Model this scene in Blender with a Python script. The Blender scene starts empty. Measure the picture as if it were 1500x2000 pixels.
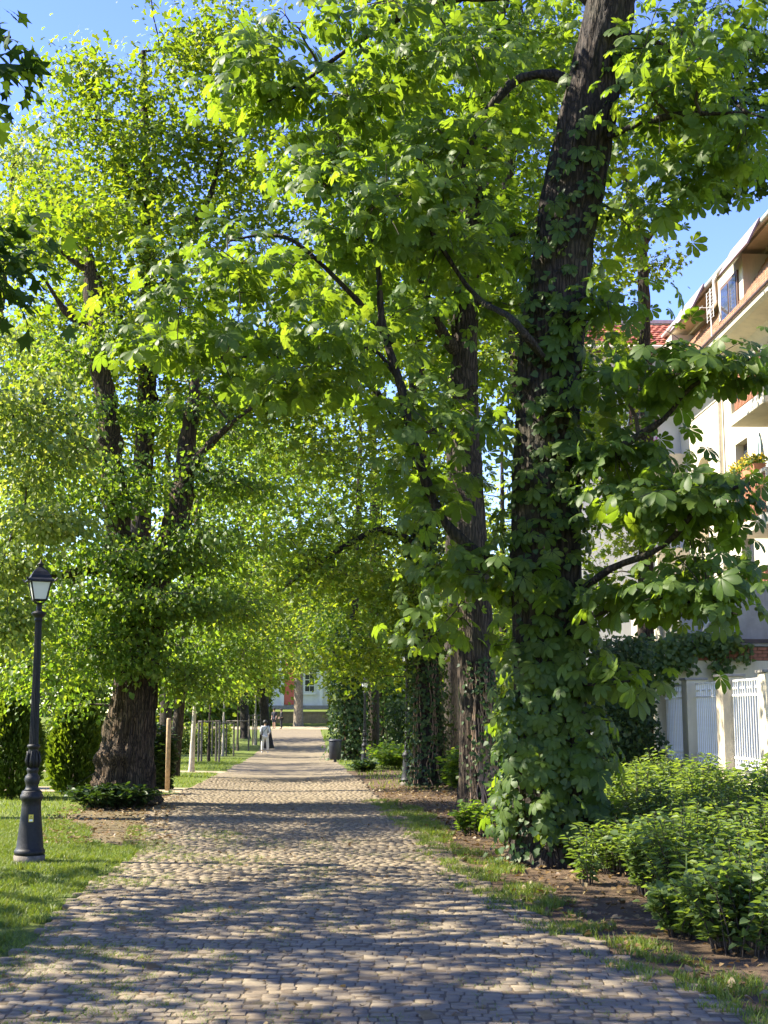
import bpy, bmesh, math, random
import numpy as np
from mathutils import Vector, Matrix, noise as mnoise

# ------------------------------------------------------------------ camera, sky, sun, exposure
scene = bpy.context.scene
FPX, CX, CY, HOR, CAMH = 2600.0, 750.0, 1000.0, 1394.0, 1.65
TH = math.atan((HOR - CY) / FPX)
cam_data = bpy.data.cameras.new("camera")
cam = bpy.data.objects.new("camera", cam_data)
scene.collection.objects.link(cam)
cam.location = (0, 0, CAMH)
cam.rotation_euler = (math.pi / 2 + TH, 0, 0)
cam_data.sensor_fit = 'VERTICAL'
cam_data.sensor_height = 36.0
cam_data.lens = 36.0 * FPX / 2000.0
cam_data.clip_start, cam_data.clip_end = 0.1, 2000
scene.camera = cam

SUN_EL, SUN_AZ = math.radians(43), math.radians(-83)    # azimuth from +Y, positive to +X
world = bpy.data.worlds.new("World"); scene.world = world; world.use_nodes = True
wn = world.node_tree.nodes; wl = world.node_tree.links
for n in list(wn): wn.remove(n)
sky = wn.new('ShaderNodeTexSky'); sky.sky_type = 'NISHITA'; sky.sun_disc = False
sky.sun_elevation = SUN_EL; sky.sun_rotation = SUN_AZ; sky.ozone_density = 2.2; sky.air_density = 1.0; sky.dust_density = 0.1
bg = wn.new('ShaderNodeBackground'); bg.inputs[1].default_value = 0.092
wo = wn.new('ShaderNodeOutputWorld')
hs = wn.new('ShaderNodeHueSaturation'); hs.inputs['Saturation'].default_value = 1.22; hs.inputs['Hue'].default_value = 0.528
wl.new(sky.outputs[0], hs.inputs['Color']); wl.new(hs.outputs[0], bg.inputs[0]); wl.new(bg.outputs[0], wo.inputs[0])
sun_d = bpy.data.lights.new("sun", 'SUN'); sun_d.energy = 4.1; sun_d.angle = math.radians(0.53); sun_d.color = (1.0, 0.92, 0.76)
sun = bpy.data.objects.new("sun", sun_d); scene.collection.objects.link(sun)
SUNV = Vector((math.sin(SUN_AZ) * math.cos(SUN_EL), math.cos(SUN_AZ) * math.cos(SUN_EL), math.sin(SUN_EL)))
sun.rotation_euler = SUNV.to_track_quat('Z', 'Y').to_euler()
sun.location = (-30, 10, 30)
scene.view_settings.view_transform = 'Standard'; scene.view_settings.look = 'None'
scene.view_settings.gamma = 1.0; scene.view_settings.use_curve_mapping = False
scene.view_settings.exposure = 2.35
scene.render.engine = 'CYCLES'
scene.cycles.max_bounces = 8; scene.cycles.diffuse_bounces = 4; scene.cycles.transmission_bounces = 5
scene.cycles.transparent_max_bounces = 4; scene.cycles.caustics_reflective = False; scene.cycles.caustics_refractive = False
scene.cycles.use_denoising = True

COL = scene.collection
RNG = np.random.default_rng(7)
random.seed(7)

# ------------------------------------------------------------------ geometry helpers
def P(px, py, d):
    u, v = (px - CX) / FPX, -(py - CY) / FPX
    c, s = math.cos(TH), math.sin(TH)
    dy, dz = c - v * s, s + v * c
    t = d / dy
    return np.array([u * t, d, CAMH + dz * t])

_tk = np.array([[-60, 0], [0, 0], [24, 0], [34, -.06], [48, -.22], [62, -.40], [75, -.47], [86, -.38], [100, -.10], [112, .15], [122, .42], [130, .72], [150, 1.2], [200, 1.6], [420, 2]])
_ys = np.arange(-60, 420, 1.0)
_zs = np.interp(_ys, _tk[:, 0], _tk[:, 1]); _zs = np.convolve(np.pad(_zs, 4, mode='edge'), np.ones(9) / 9, 'valid')
_pc = np.array([[4, -.1, 4.6], [7.2, -.15, 4.5], [9.8, -.50, 4.0], [13, -.9, 3.75], [16.8, -1.1, 3.65], [21.9, -1.72, 4.1], [26, -2.15, 4.1], [37, -2.75, 4.0], [66, -4.5, 4.0], [120, -7.8, 4.2]])
def path_c(y): return np.interp(y, _pc[:, 0], _pc[:, 1])
def path_w(y): return np.interp(y, _pc[:, 0], _pc[:, 2])
def gz(x, y):
    x = np.asarray(x, float); y = np.asarray(y, float)
    z = np.interp(y, _ys, _zs)
    h = np.clip((y - 22) / 14, 0, 1) * np.clip((110 - y) / 20, 0, 1)
    z = z - .09 * h * np.exp(-((x - path_c(y)) / 2.0) ** 2)
    z = z + .03 * h * np.sin(y * .55 + x * .2)
    return z
def G(px, py, off=0.0):
    lo, hi = 2.0, 300.0
    p = None
    for d in np.concatenate([np.arange(4, 60, .1), np.arange(60, 300, .5)]):
        p = P(px, py, d)
        if p[2] <= gz(p[0], p[1]) + off: break
    return p

def mesh_obj(name, V, faces, mat, parent=None, smooth=False, tint=None, origin=None):
    """faces: list of int arrays (n,k)"""
    V = np.asarray(V, np.float32).reshape(-1, 3)
    if origin is not None: V = V - np.asarray(origin, np.float32)
    me = bpy.data.meshes.new(name)
    if not isinstance(faces, (list, tuple)): faces = [faces]
    faces = [np.asarray(f, np.int32) for f in faces if len(f)]
    li = np.concatenate([f.ravel() for f in faces]); tot = np.concatenate([np.full(len(f), f.shape[1], np.int32) for f in faces])
    st = np.concatenate([[0], np.cumsum(tot)[:-1]]).astype(np.int32)
    me.vertices.add(len(V)); me.vertices.foreach_set('co', V.ravel())
    me.loops.add(len(li)); me.loops.foreach_set('vertex_index', li)
    me.polygons.add(len(tot)); me.polygons.foreach_set('loop_start', st); me.polygons.foreach_set('loop_total', tot)
    if smooth: me.polygons.foreach_set('use_smooth', np.ones(len(tot), bool))
    me.update(calc_edges=True)
    if tint is not None:
        a = me.attributes.new('tint', 'FLOAT', 'POINT'); a.data.foreach_set('value', np.asarray(tint, np.float32))
    if mat is not None: me.materials.append(mat)
    o = bpy.data.objects.new(name, me); COL.objects.link(o)
    if parent is not None: o.parent = parent
    return o

def tag(o, label=None, cat=None, group=None, kind=None):
    if label: o['label'] = label
    if cat: o['category'] = cat
    if group: o['group'] = group
    if kind: o['kind'] = kind
    return o
def thing(name, label, cat, loc=(0, 0, 0), rotz=0.0, group=None):
    o = bpy.data.objects.new(name, None); COL.objects.link(o)
    o.location = tuple(float(v) for v in loc); o.rotation_euler = (0, 0, rotz); o.empty_display_size = .2
    return tag(o, label, cat, group)

class MB:
    """collects simple solids in local coordinates"""
    def __init__(s): s.V = []; s.F = []
    def add(s, V, F):
        b = len(s.V); s.V += [tuple(map(float, v)) for v in V]; s.F += [tuple(b + i for i in f) for f in F]; return s
    def box(s, x0, x1, y0, y1, z0, z1):
        return s.add([(x0, y0, z0), (x1, y0, z0), (x1, y1, z0), (x0, y1, z0), (x0, y0, z1), (x1, y0, z1), (x1, y1, z1), (x0, y1, z1)],
                     [(0, 3, 2, 1), (4, 5, 6, 7), (0, 1, 5, 4), (1, 2, 6, 5), (2, 3, 7, 6), (3, 0, 4, 7)])
    def lathe(s, prof, n=24, c=(0, 0, 0), flute=None):
        V = []; F = []
        for (r, z) in prof:
            for k in range(n):
                a = 2 * math.pi * k / n
                rr = r * (1 - (flute * (k % 2) if flute else 0))
                V.append((c[0] + rr * math.cos(a), c[1] + rr * math.sin(a), c[2] + z))
        m = len(prof)
        for i in range(m - 1):
            for k in range(n):
                F.append((i * n + k, i * n + (k + 1) % n, (i + 1) * n + (k + 1) % n, (i + 1) * n + k))
        F.append(tuple(range(n - 1, -1, -1))); F.append(tuple((m - 1) * n + k for k in range(n)))
        return s.add(V, F)
    def tube(s, pts, r, n=8):
        pts = [Vector(p) for p in pts]; R = r if isinstance(r, (list, tuple)) else [r] * len(pts)
        V = []; F = []; up = None
        for i, p in enumerate(pts):
            t = (pts[min(i + 1, len(pts) - 1)] - pts[max(i - 1, 0)]).normalized()
            if up is None: up = t.orthogonal().normalized()
            up = (up - t * up.dot(t)).normalized(); b = t.cross(up)
            for k in range(n):
                a = 2 * math.pi * k / n; V.append(p + (up * math.cos(a) + b * math.sin(a)) * R[i])
        for i in range(len(pts) - 1):
            for k in range(n): F.append((i * n + k, i * n + (k + 1) % n, (i + 1) * n + (k + 1) % n, (i + 1) * n + k))
        F.append(tuple(range(n - 1, -1, -1))); F.append(tuple((len(pts) - 1) * n + k for k in range(n)))
        return s.add(V, F)
    def extr(s, poly, d, axis='y', at=0.0):
        n = len(poly); V = []
        for e in (at, at + d):
            for (a, b) in poly: V.append({'y': (a, e, b), 'x': (e, a, b), 'z': (a, b, e)}[axis])
        F = [tuple(range(n - 1, -1, -1)), tuple(range(n, 2 * n))] + [(i, (i + 1) % n, n + (i + 1) % n, n + i) for i in range(n)]
        return s.add(V, F)
    def build(s, name, mat, parent=None, smooth=False, bevel=0.0):
        me = bpy.data.meshes.new(name); me.from_pydata(s.V, [], s.F); me.materials.append(mat); me.update()
        bm = bmesh.new(); bm.from_mesh(me); bmesh.ops.recalc_face_normals(bm, faces=bm.faces); bm.to_mesh(me); bm.free()
        if smooth:
            for p in me.polygons: p.use_smooth = True
        o = bpy.data.objects.new(name, me); COL.objects.link(o)
        if parent: o.parent = parent
        if bevel:
            m = o.modifiers.new('bevel', 'BEVEL'); m.width = bevel; m.segments = 2; m.limit_method = 'ANGLE'
        return o
def dup(o, parent, loc=None, rot=None, scale=None):
    c = o.copy(); COL.objects.link(c); c.parent = parent
    if loc is not None: c.location = loc
    if rot is not None: c.rotation_euler = rot
    if scale is not None: c.scale = scale
    return c

# ------------------------------------------------------------------ materials
def newmat(name):
    m = bpy.data.materials.new(name); m.use_nodes = True
    nt = m.node_tree
    for n in list(nt.nodes): nt.nodes.remove(n)
    out = nt.nodes.new('ShaderNodeOutputMaterial')
    return m, nt, out
def N(nt, typ, **kw):
    n = nt.nodes.new(typ)
    for k, v in kw.items():
        if k.startswith('i_'): n.inputs[k[2:].replace('_', ' ')].default_value = v
        else: setattr(n, k, v)
    return n
def ramp(nt, fac, stops):
    r = nt.nodes.new('ShaderNodeValToRGB')
    els = r.color_ramp.elements
    while len(els) < len(stops): els.new(0.5)
    for e, (p, c) in zip(els, stops): e.position = p; e.color = (*c, 1) if len(c) == 3 else c
    nt.links.new(fac, r.inputs[0]); return r.outputs[0]
def coords(nt, scale=(1, 1, 1), kind='Object'):
    tc = nt.nodes.new('ShaderNodeTexCoord'); mp = nt.nodes.new('ShaderNodeMapping')
    mp.inputs['Scale'].default_value = scale; nt.links.new(tc.outputs[kind], mp.inputs[0]); return mp.outputs[0]
def noise_tex(nt, vec, scale, detail=6, rough=.6):
    n = nt.nodes.new('ShaderNodeTexNoise'); n.inputs['Scale'].default_value = scale; n.inputs['Detail'].default_value = detail
    n.inputs['Roughness'].default_value = rough
    if vec is not None: nt.links.new(vec, n.inputs['Vector'])
    return n.outputs['Fac']
def mixc(nt, fac, a, b, mode='MIX'):
    m = nt.nodes.new('ShaderNodeMix'); m.data_type = 'RGBA'; m.blend_type = mode
    for sock, v in ((m.inputs[0], fac), (m.inputs[6], a), (m.inputs[7], b)):
        if hasattr(v, 'is_linked'): nt.links.new(v, sock)
        elif isinstance(v, (int, float)): sock.default_value = v
        else: sock.default_value = (*v, 1)
    return m.outputs[2]

def m_plain(name, col, rough=.6, var=.12, nscale=6.0, metal=0.0, bump=0.0, bscale=60.0, spec=.5, stain=None):
    m, nt, out = newmat(name)
    b = N(nt, 'ShaderNodeBsdfPrincipled'); b.inputs['Roughness'].default_value = rough; b.inputs['Metallic'].default_value = metal
    b.inputs['Specular IOR Level'].default_value = spec
    v = coords(nt)
    f = noise_tex(nt, v, nscale)
    lo = tuple(max(0, c * (1 - var * 1.6)) for c in col); hi = tuple(min(1, c * (1 + var)) for c in col)
    c = ramp(nt, f, [(.3, lo), (.7, hi)])
    if stain:
        v2 = coords(nt, (3, 3, .35)); f2 = noise_tex(nt, v2, 1.6, 8, .7)
        msk = ramp(nt, f2, [(.5, (0, 0, 0)), (.72, (1, 1, 1))])
        c = mixc(nt, msk, c, stain)
    nt.links.new(c, b.inputs['Base Color'])
    if bump:
        f3 = noise_tex(nt, v, bscale, 5)
        bp = N(nt, 'ShaderNodeBump'); bp.inputs['Strength'].default_value = bump; bp.inputs['Distance'].default_value = .02
        nt.links.new(f3, bp.inputs['Height']); nt.links.new(bp.outputs[0], b.inputs['Normal'])
    nt.links.new(b.outputs[0], out.inputs[0]); return m

def m_leaf(name, cols, trans, tfac=.45, rough=.5, spec=.35):
    """cols: ramp of reflectance colours driven by the per-leaf tint"""
    m, nt, out = newmat(name)
    at = N(nt, 'ShaderNodeAttribute', attribute_name='tint')
    oi = N(nt, 'ShaderNodeObjectInfo')
    ad = N(nt, 'ShaderNodeMath', operation='ADD'); nt.links.new(at.outputs['Fac'], ad.inputs[0]); nt.links.new(oi.outputs['Random'], ad.inputs[1])
    fr = N(nt, 'ShaderNodeMath', operation='FRACT'); nt.links.new(ad.outputs[0], fr.inputs[0])
    c = ramp(nt, fr.outputs[0], [(i / max(1, len(cols) - 1), q) for i, q in enumerate(cols)])
    f = noise_tex(nt, coords(nt), 25.0, 3)
    c = mixc(nt, ramp(nt, f, [(.35, (.0, .0, .0)), (.75, (.5, .5, .5))]), c, tuple(q * .6 for q in cols[0]))
    b = N(nt, 'ShaderNodeBsdfPrincipled'); b.inputs['Roughness'].default_value = rough; b.inputs['Specular IOR Level'].default_value = spec
    nt.links.new(c, b.inputs['Base Color'])
    t = N(nt, 'ShaderNodeBsdfTranslucent')
    tcol = mixc(nt, 1.0, c, trans, 'MULTIPLY'); nt.links.new(tcol, t.inputs[0])
    mx = N(nt, 'ShaderNodeMixShader'); mx.inputs[0].default_value = tfac
    nt.links.new(b.outputs[0], mx.inputs[1]); nt.links.new(t.outputs[0], mx.inputs[2]); nt.links.new(mx.outputs[0], out.inputs[0])
    return m

def m_bark(name, dark, light, scale=(9, 9, 1.3), bump=.9):
    m, nt, out = newmat(name)
    v = coords(nt, scale)
    w = noise_tex(nt, coords(nt, (2, 2, 1)), 2.5, 4)
    vm = N(nt, 'ShaderNodeVectorMath', operation='ADD')
    nt.links.new(v, vm.inputs[0])
    sc = N(nt, 'ShaderNodeVectorMath', operation='SCALE'); sc.inputs[0].default_value = (1, 1, 1); nt.links.new(w, sc.inputs['Scale']); nt.links.new(sc.outputs[0], vm.inputs[1])
    vo = N(nt, 'ShaderNodeTexVoronoi', feature='DISTANCE_TO_EDGE'); vo.inputs['Scale'].default_value = 2.2; nt.links.new(vm.outputs[0], vo.inputs['Vector'])
    f = noise_tex(nt, vm.outputs[0], 3.0, 8, .65)
    r1 = ramp(nt, vo.outputs['Distance'], [(.0, (0, 0, 0)), (.28, (1, 1, 1))])
    mu = mixc(nt, .45, r1, f)
    c = ramp(nt, mu, [(.18, dark), (.75, light)])
    g = noise_tex(nt, coords(nt), 1.2, 4)
    c = mixc(nt, ramp(nt, g, [(.5, (0, 0, 0)), (.75, (.45, .45, .45))]), c, (.055, .062, .03))
    b = N(nt, 'ShaderNodeBsdfPrincipled'); b.inputs['Roughness'].default_value = .85; b.inputs['Specular IOR Level'].default_value = .25
    nt.links.new(c, b.inputs['Base Color'])
    bp = N(nt, 'ShaderNodeBump'); bp.inputs['Strength'].default_value = bump; bp.inputs['Distance'].default_value = .03
    nt.links.new(mu, bp.inputs['Height']); nt.links.new(bp.outputs[0], b.inputs['Normal'])
    nt.links.new(b.outputs[0], out.inputs[0]); return m

def m_ground(name, a, b2, c3, s1=.6, s2=9.0, bump=.6):
    m, nt, out = newmat(name)
    v = coords(nt)
    f1 = noise_tex(nt, v, s1, 5, .6); f2 = noise_tex(nt, v, s2, 8, .7); f3 = noise_tex(nt, v, 70.0, 4, .7)
    c = ramp(nt, f1, [(.35, a), (.62, b2)])
    c = mixc(nt, ramp(nt, f2, [(.45, (0, 0, 0)), (.68, (.8, .8, .8))]), c, c3)
    c = mixc(nt, ramp(nt, f3, [(.4, (0, 0, 0)), (.7, (.45, .45, .45))]), c, tuple(q * .45 for q in a))
    b = N(nt, 'ShaderNodeBsdfPrincipled'); b.inputs['Roughness'].default_value = .95; b.inputs['Specular IOR Level'].default_value = .1
    nt.links.new(c, b.inputs['Base Color'])
    ad = N(nt, 'ShaderNodeMath', operation='ADD'); nt.links.new(f2, ad.inputs[0]); nt.links.new(f3, ad.inputs[1])
    bp = N(nt, 'ShaderNodeBump'); bp.inputs['Strength'].default_value = bump; bp.inputs['Distance'].default_value = .03
    nt.links.new(ad.outputs[0], bp.inputs['Height']); nt.links.new(bp.outputs[0], b.inputs['Normal'])
    nt.links.new(b.outputs[0], out.inputs[0]); return m

def m_path():
    m, nt, out = newmat('sett_paving_far')
    v = coords(nt)
    br = N(nt, 'ShaderNodeTexVoronoi', feature='DISTANCE_TO_EDGE'); br.inputs['Scale'].default_value = 8.0; br.inputs['Randomness'].default_value = .6; nt.links.new(v, br.inputs['Vector'])
    f1 = noise_tex(nt, v, .7, 6); f2 = noise_tex(nt, v, 14.0, 6)
    c = ramp(nt, f2, [(.3, (.178, .14, .09)), (.7, (.23, .188, .124))])
    c = mixc(nt, ramp(nt, f1, [(.45, (0, 0, 0)), (.7, (.6, .6, .6))]), c, (.16, .132, .10))
    c = mixc(nt, ramp(nt, br.outputs['Distance'], [(.0, (.75, .75, .75)), (.14, (0, 0, 0))]), c, (.10, .085, .055))
    b = N(nt, 'ShaderNodeBsdfPrincipled'); b.inputs['Roughness'].default_value = .9; b.inputs['Specular IOR Level'].default_value = .2
    nt.links.new(c, b.inputs['Base Color'])
    bp = N(nt, 'ShaderNodeBump'); bp.inputs['Strength'].default_value = .6; bp.inputs['Distance'].default_value = .02
    nt.links.new(ramp(nt, br.outputs['Distance'], [(0, (0, 0, 0)), (.2, (1, 1, 1))]), bp.inputs['Height']); nt.links.new(bp.outputs[0], b.inputs['Normal'])
    nt.links.new(b.outputs[0], out.inputs[0]); return m

def m_sett():
    m, nt, out = newmat('granite_sett')
    at = N(nt, 'ShaderNodeAttribute', attribute_name='tint'); oi = N(nt, 'ShaderNodeObjectInfo')
    ad = N(nt, 'ShaderNodeMath', operation='ADD'); nt.links.new(at.outputs['Fac'], ad.inputs[0]); nt.links.new(oi.outputs['Random'], ad.inputs[1])
    fr = N(nt, 'ShaderNodeMath', operation='FRACT'); nt.links.new(ad.outputs[0], fr.inputs[0])
    c = ramp(nt, fr.outputs[0], [(0, (.178, .142, .09)), (.35, (.202, .164, .105)), (.6, (.186, .150, .096)), (.8, (.22, .18, .117)), (1, (.156, .124, .079))])
    g = N(nt, 'ShaderNodeNewGeometry')
    f = noise_tex(nt, g.outputs['Position'], 45.0, 6, .7); f2 = noise_tex(nt, g.outputs['Position'], 3.0, 5)
    c = mixc(nt, ramp(nt, f, [(.4, (0, 0, 0)), (.65, (.7, .7, .7))]), c, (.235, .193, .127))
    f4 = noise_tex(nt, g.outputs['Position'], .9, 6, .65)
    c = mixc(nt, ramp(nt, f4, [(.42, (0, 0, 0)), (.66, (.65, .65, .65))]), c, (.135, .102, .066))
    c = mixc(nt, ramp(nt, f2, [(.45, (0, 0, 0)), (.7, (.7, .7, .7))]), c, (.165, .124, .075))
    b = N(nt, 'ShaderNodeBsdfPrincipled'); b.inputs['Roughness'].default_value = .8; b.inputs['Specular IOR Level'].default_value = .3
    nt.links.new(c, b.inputs['Base Color'])
    bp = N(nt, 'ShaderNodeBump'); bp.inputs['Strength'].default_value = .7; bp.inputs['Distance'].default_value = .01
    nt.links.new(f, bp.inputs['Height']); nt.links.new(bp.outputs[0], b.inputs['Normal'])
    nt.links.new(b.outputs[0], out.inputs[0]); return m

M = {}
M['grass_ground'] = m_ground('grass_ground', (.09, .135, .025), (.13, .165, .033), (.12, .11, .045))
M['soil'] = m_ground('dark_soil', (.085, .06, .04), (.12, .085, .055), (.15, .10, .055), 1.2, 14)
M['worn'] = m_ground('worn_earth', (.17, .125, .08), (.13, .10, .06), (.12, .12, .04), .9, 12)
M['sand'] = m_ground('sandy_path', (.38, .31, .21), (.33, .27, .18), (.28, .23, .15), .9, 12, .3)
M['path'] = m_path(); M['sett'] = m_sett()
M['joint'] = m_ground('joint_dust', (.145, .11, .072), (.165, .128, .088), (.12, .105, .045), 1.5, 12)
M['chestnut'] = m_leaf('chestnut_leaf', [(.055, .10, .02), (.07, .12, .024), (.082, .135, .027), (.105, .155, .03)], (3.3, 2.9, .7), .52, .5, .3)
M['chestnut2'] = m_leaf('chestnut_leaf_far', [(.06, .115, .02), (.075, .135, .022), (.095, .155, .026)], (3.0, 2.5, .6), .55)
M['maple'] = m_leaf('maple_leaf', [(.06, .125, .018), (.085, .155, .022), (.11, .175, .026), (.13, .19, .03)], (2.7, 2.1, .45), .58)
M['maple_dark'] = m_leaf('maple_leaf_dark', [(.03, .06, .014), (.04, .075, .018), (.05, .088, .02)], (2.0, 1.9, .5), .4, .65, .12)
M['linden'] = m_leaf('linden_leaf', [(.06, .12, .024), (.08, .145, .03), (.105, .17, .034), (.15, .20, .045)], (2.8, 2.5, .6), .52)
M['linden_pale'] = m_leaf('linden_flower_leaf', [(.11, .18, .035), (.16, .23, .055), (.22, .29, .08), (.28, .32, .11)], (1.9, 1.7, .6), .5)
M['ivy'] = m_leaf('ivy_leaf', [(.025, .055, .016), (.035, .07, .02), (.05, .09, .024), (.09, .12, .03)], (1.9, 1.9, .5), .3, .5, .25)
M['thuja'] = m_leaf('thuja_spray', [(.06, .105, .018), (.09, .14, .024), (.13, .18, .034)], (2.2, 2, .5), .4)
M['shrub'] = m_leaf('shrub_leaf', [(.07, .12, .042), (.095, .15, .05), (.12, .18, .058), (.145, .20, .06)], (2.4, 2.2, .6), .48)
M['hedge'] = m_leaf('hedge_leaf', [(.03, .06, .015), (.045, .08, .02), (.06, .10, .022)], (1.6, 1.6, .5), .3)
M['far_leaf'] = m_leaf('far_foliage', [(.07, .13, .025), (.10, .16, .03), (.165, .205, .045)], (3.0, 2.4, .6), .55)
M['blade'] = m_leaf('grass_blade', [(.085, .145, .022), (.12, .18, .028), (.16, .21, .035), (.21, .22, .06)], (1.7, 1.6, .5), .4)
M['litter'] = m_leaf('dry_leaf', [(.13, .075, .03), (.19, .12, .05), (.27, .21, .10), (.16, .095, .045)], (1.2, 1.1, .8), .15)
M['bark_dark'] = m_bark('chestnut_bark', (.008, .006, .005), (.046, .034, .026))
M['bark'] = m_bark('tree_bark', (.010, .007, .005), (.065, .047, .033))
M['bark_linden'] = m_bark('linden_bark', (.010, .007, .004), (.105, .07, .042), (13, 13, 1.0), 1.0)
M['bark_pale'] = m_bark('plane_bark', (.10, .08, .055), (.27, .22, .155), (5, 5, 1.2), .4)
M['twig'] = m_plain('twig', (.045, .033, .022), .85, .3, 12)
M['vine'] = m_plain('ivy_stem', (.30, .20, .12), .85, .3, 12)
M['iron'] = m_plain('black_iron', (.011, .011, .012), .5, .3, 30, 0.0, .25, 120, .3)
M['opal'] = None
M['wood'] = m_plain('weathered_wood', (.40, .28, .15), .8, .3, 14, 0, .3, 80)
M['wood_grey'] = m_plain('grey_post_wood', (.13, .11, .085), .85, .3, 14, 0, .3, 80)
M['whitewash'] = m_plain('whitewashed_bark', (.40, .35, .28), .85, .2, 9)
M['plaster'] = m_plain('white_plaster', (.56, .50, .39), .9, .08, 1.2, 0, .15, 60, .2, (.44, .40, .33))
M['cream'] = m_plain('cream_plaster', (.66, .58, .42), .9, .08, 1.4, 0, .25, 90, .2, (.52, .45, .33))
M['stucco'] = m_plain('rough_beige_stucco', (.62, .53, .38), .95, .12, 4, 0, 1.0, 70, .2)
M['grey_wall'] = m_plain('grey_render', (.33, .31, .30), .95, .15, 2, 0, .3, 70, .2, (.24, .225, .22))
M['white_metal'] = m_plain('white_painted_metal', (.78, .77, .74), .5, .06, 8)
M['rail_wood'] = m_plain('rust_brown_slats', (.30, .12, .06), .7, .25, 8)
M['brown_frame'] = m_plain('brown_window_frame', (.10, .055, .035), .6, .2, 8)
M['zinc'] = m_plain('zinc_pipe', (.42, .42, .41), .5, .12, 8, .3)
M['pipe_cream'] = m_plain('painted_pipe', (.62, .55, .45), .6, .1, 8)
M['lilac'] = m_plain('lilac_sheet_metal', (.24, .18, .20), .6, .12, 3, .1)
M['dark_flash'] = m_plain('dark_flashing', (.05, .03, .03), .6, .2, 5)
M['tile'] = m_plain('orange_roof_tile', (.30, .155, .09), .85, .3, 5)
M['tile_red'] = m_plain('red_roof_tile', (.36, .11, .07), .8, .2, 5)
M['brick'] = m_plain('old_brick', (.30, .12, .07), .9, .25, 9, 0, .4, 60)
M['stone'] = m_plain('sandstone_wall', (.40, .30, .20), .95, .2, 3, 0, .4, 30)
M['concrete'] = m_plain('concrete', (.26, .24, .21), .95, .15, 6, 0, .4, 60)
M['palace_red'] = m_plain('brick_red_plaster', (.52, .13, .095), .9, .08, 2)
M['palace_white'] = m_plain('off_white_plaster', (.66, .66, .67), .9, .06, 2)
M['skin'] = m_plain('skin', (.42, .25, .17), .55, .05, 10)
M['hair'] = m_plain('dark_hair', (.015, .011, .009), .6, .3, 40)
M['shirt_white'] = m_plain('pale_grey_shirt', (.55, .56, .60), .9, .06, 8, 0, .3, 20)
M['trouser_white'] = m_plain('off_white_trousers', (.60, .58, .55), .9, .06, 8, 0, .3, 20)
M['cloth_dark'] = m_plain('navy_cloth', (.016, .018, .03), .9, .2, 10)
M['cloth_black'] = m_plain('black_cloth', (.010, .010, .012), .9, .2, 10)
M['shoe_white'] = m_plain('white_shoe', (.75, .75, .75), .6, .05, 10)
M['yellow_petal'] = m_leaf('yellow_petal', [(.55, .40, .03), (.65, .50, .05), (.45, .34, .04)], (1.2, 1.1, .6), .3)
M['pink_petal'] = m_leaf('pink_petal', [(.55, .16, .42), (.65, .25, .52)], (1.2, 1, 1.1), .3)
M['terracotta'] = m_plain('terracotta', (.42, .17, .08), .8, .15, 8)
M['canvas'] = m_plain('pale_blue_canvas', (.45, .55, .58), .9, .15, 10)
M['sticker'] = m_plain('yellow_sticker', (.70, .55, .05), .5, .05, 8)
M['white_print'] = m_plain('white_print', (.75, .75, .70), .5, .03, 8)
M['bin'] = m_plain('dark_bin_metal', (.02, .022, .03), .5, .2, 10)
def m_glass():
    m, nt, out = newmat('window_glass')
    b = N(nt, 'ShaderNodeBsdfPrincipled'); b.inputs['Base Color'].default_value = (.03, .035, .045, 1); b.inputs['Roughness'].default_value = .06
    nt.links.new(b.outputs[0], out.inputs[0]); return m
M['glass'] = m_glass()
def m_opal():
    m, nt, out = newmat('opal_glass')
    b = N(nt, 'ShaderNodeBsdfPrincipled'); b.inputs['Base Color'].default_value = (.82, .83, .80, 1); b.inputs['Roughness'].default_value = .3
    t = N(nt, 'ShaderNodeBsdfTranslucent'); t.inputs[0].default_value = (.9, .92, .9, 1)
    mx = N(nt, 'ShaderNodeMixShader'); mx.inputs[0].default_value = .5
    nt.links.new(b.outputs[0], mx.inputs[1]); nt.links.new(t.outputs[0], mx.inputs[2]); nt.links.new(mx.outputs[0], out.inputs[0]); return m
M['opal'] = m_opal()

# ------------------------------------------------------------------ the ground and paths
def sheet(name, xs_fn, ys, nx, mat, off, parent=None, jag=0.0, seed=0):
    """grid between left(y), right(y) following the terrain"""
    V = []; F = []
    for j, y in enumerate(ys):
        a, b = xs_fn(y)
        a += jag * mnoise.noise(Vector((seed + .3, y * 1.3, 0))) + jag * .5 * mnoise.noise(Vector((seed + 5.3, y * 4.1, 0)))
        b += jag * mnoise.noise(Vector((seed + 9.7, y * 1.3, 0))) + jag * .5 * mnoise.noise(Vector((seed + 15.3, y * 4.1, 0)))
        for i in range(nx + 1):
            x = a + (b - a) * i / nx; V.append((x, y, float(gz(x, y)) + off))
    for j in range(len(ys) - 1):
        for i in range(nx):
            k = j * (nx + 1) + i; F.append((k, k + 1, k + nx + 2, k + nx + 1))
    return mesh_obj(name, V, [np.array(F)], mat, parent, smooth=True)

xs = np.concatenate([[-700, -300, -120, -60, -35, -22], np.arange(-15, 15.1, .6), [22, 35, 60, 120, 300, 700]])
ysg = np.concatenate([[-60, -20, -5], np.arange(0, 60, .6), np.arange(60, 160, 2), [180, 220, 300, 420, 700, 1200]])
XX, YY = np.meshgrid(xs, ysg); ZZ = gz(XX, YY)
V = np.stack([XX, YY, ZZ], -1).reshape(-1, 3)
nx = len(xs); idx = np.arange(len(V)).reshape(len(ysg), nx)
F = np.stack([idx[:-1, :-1], idx[:-1, 1:], idx[1:, 1:], idx[1:, :-1]], -1).reshape(-1, 4)
tag(mesh_obj('ground', V, [F], M['grass_ground'], smooth=True), kind='structure')

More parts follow.
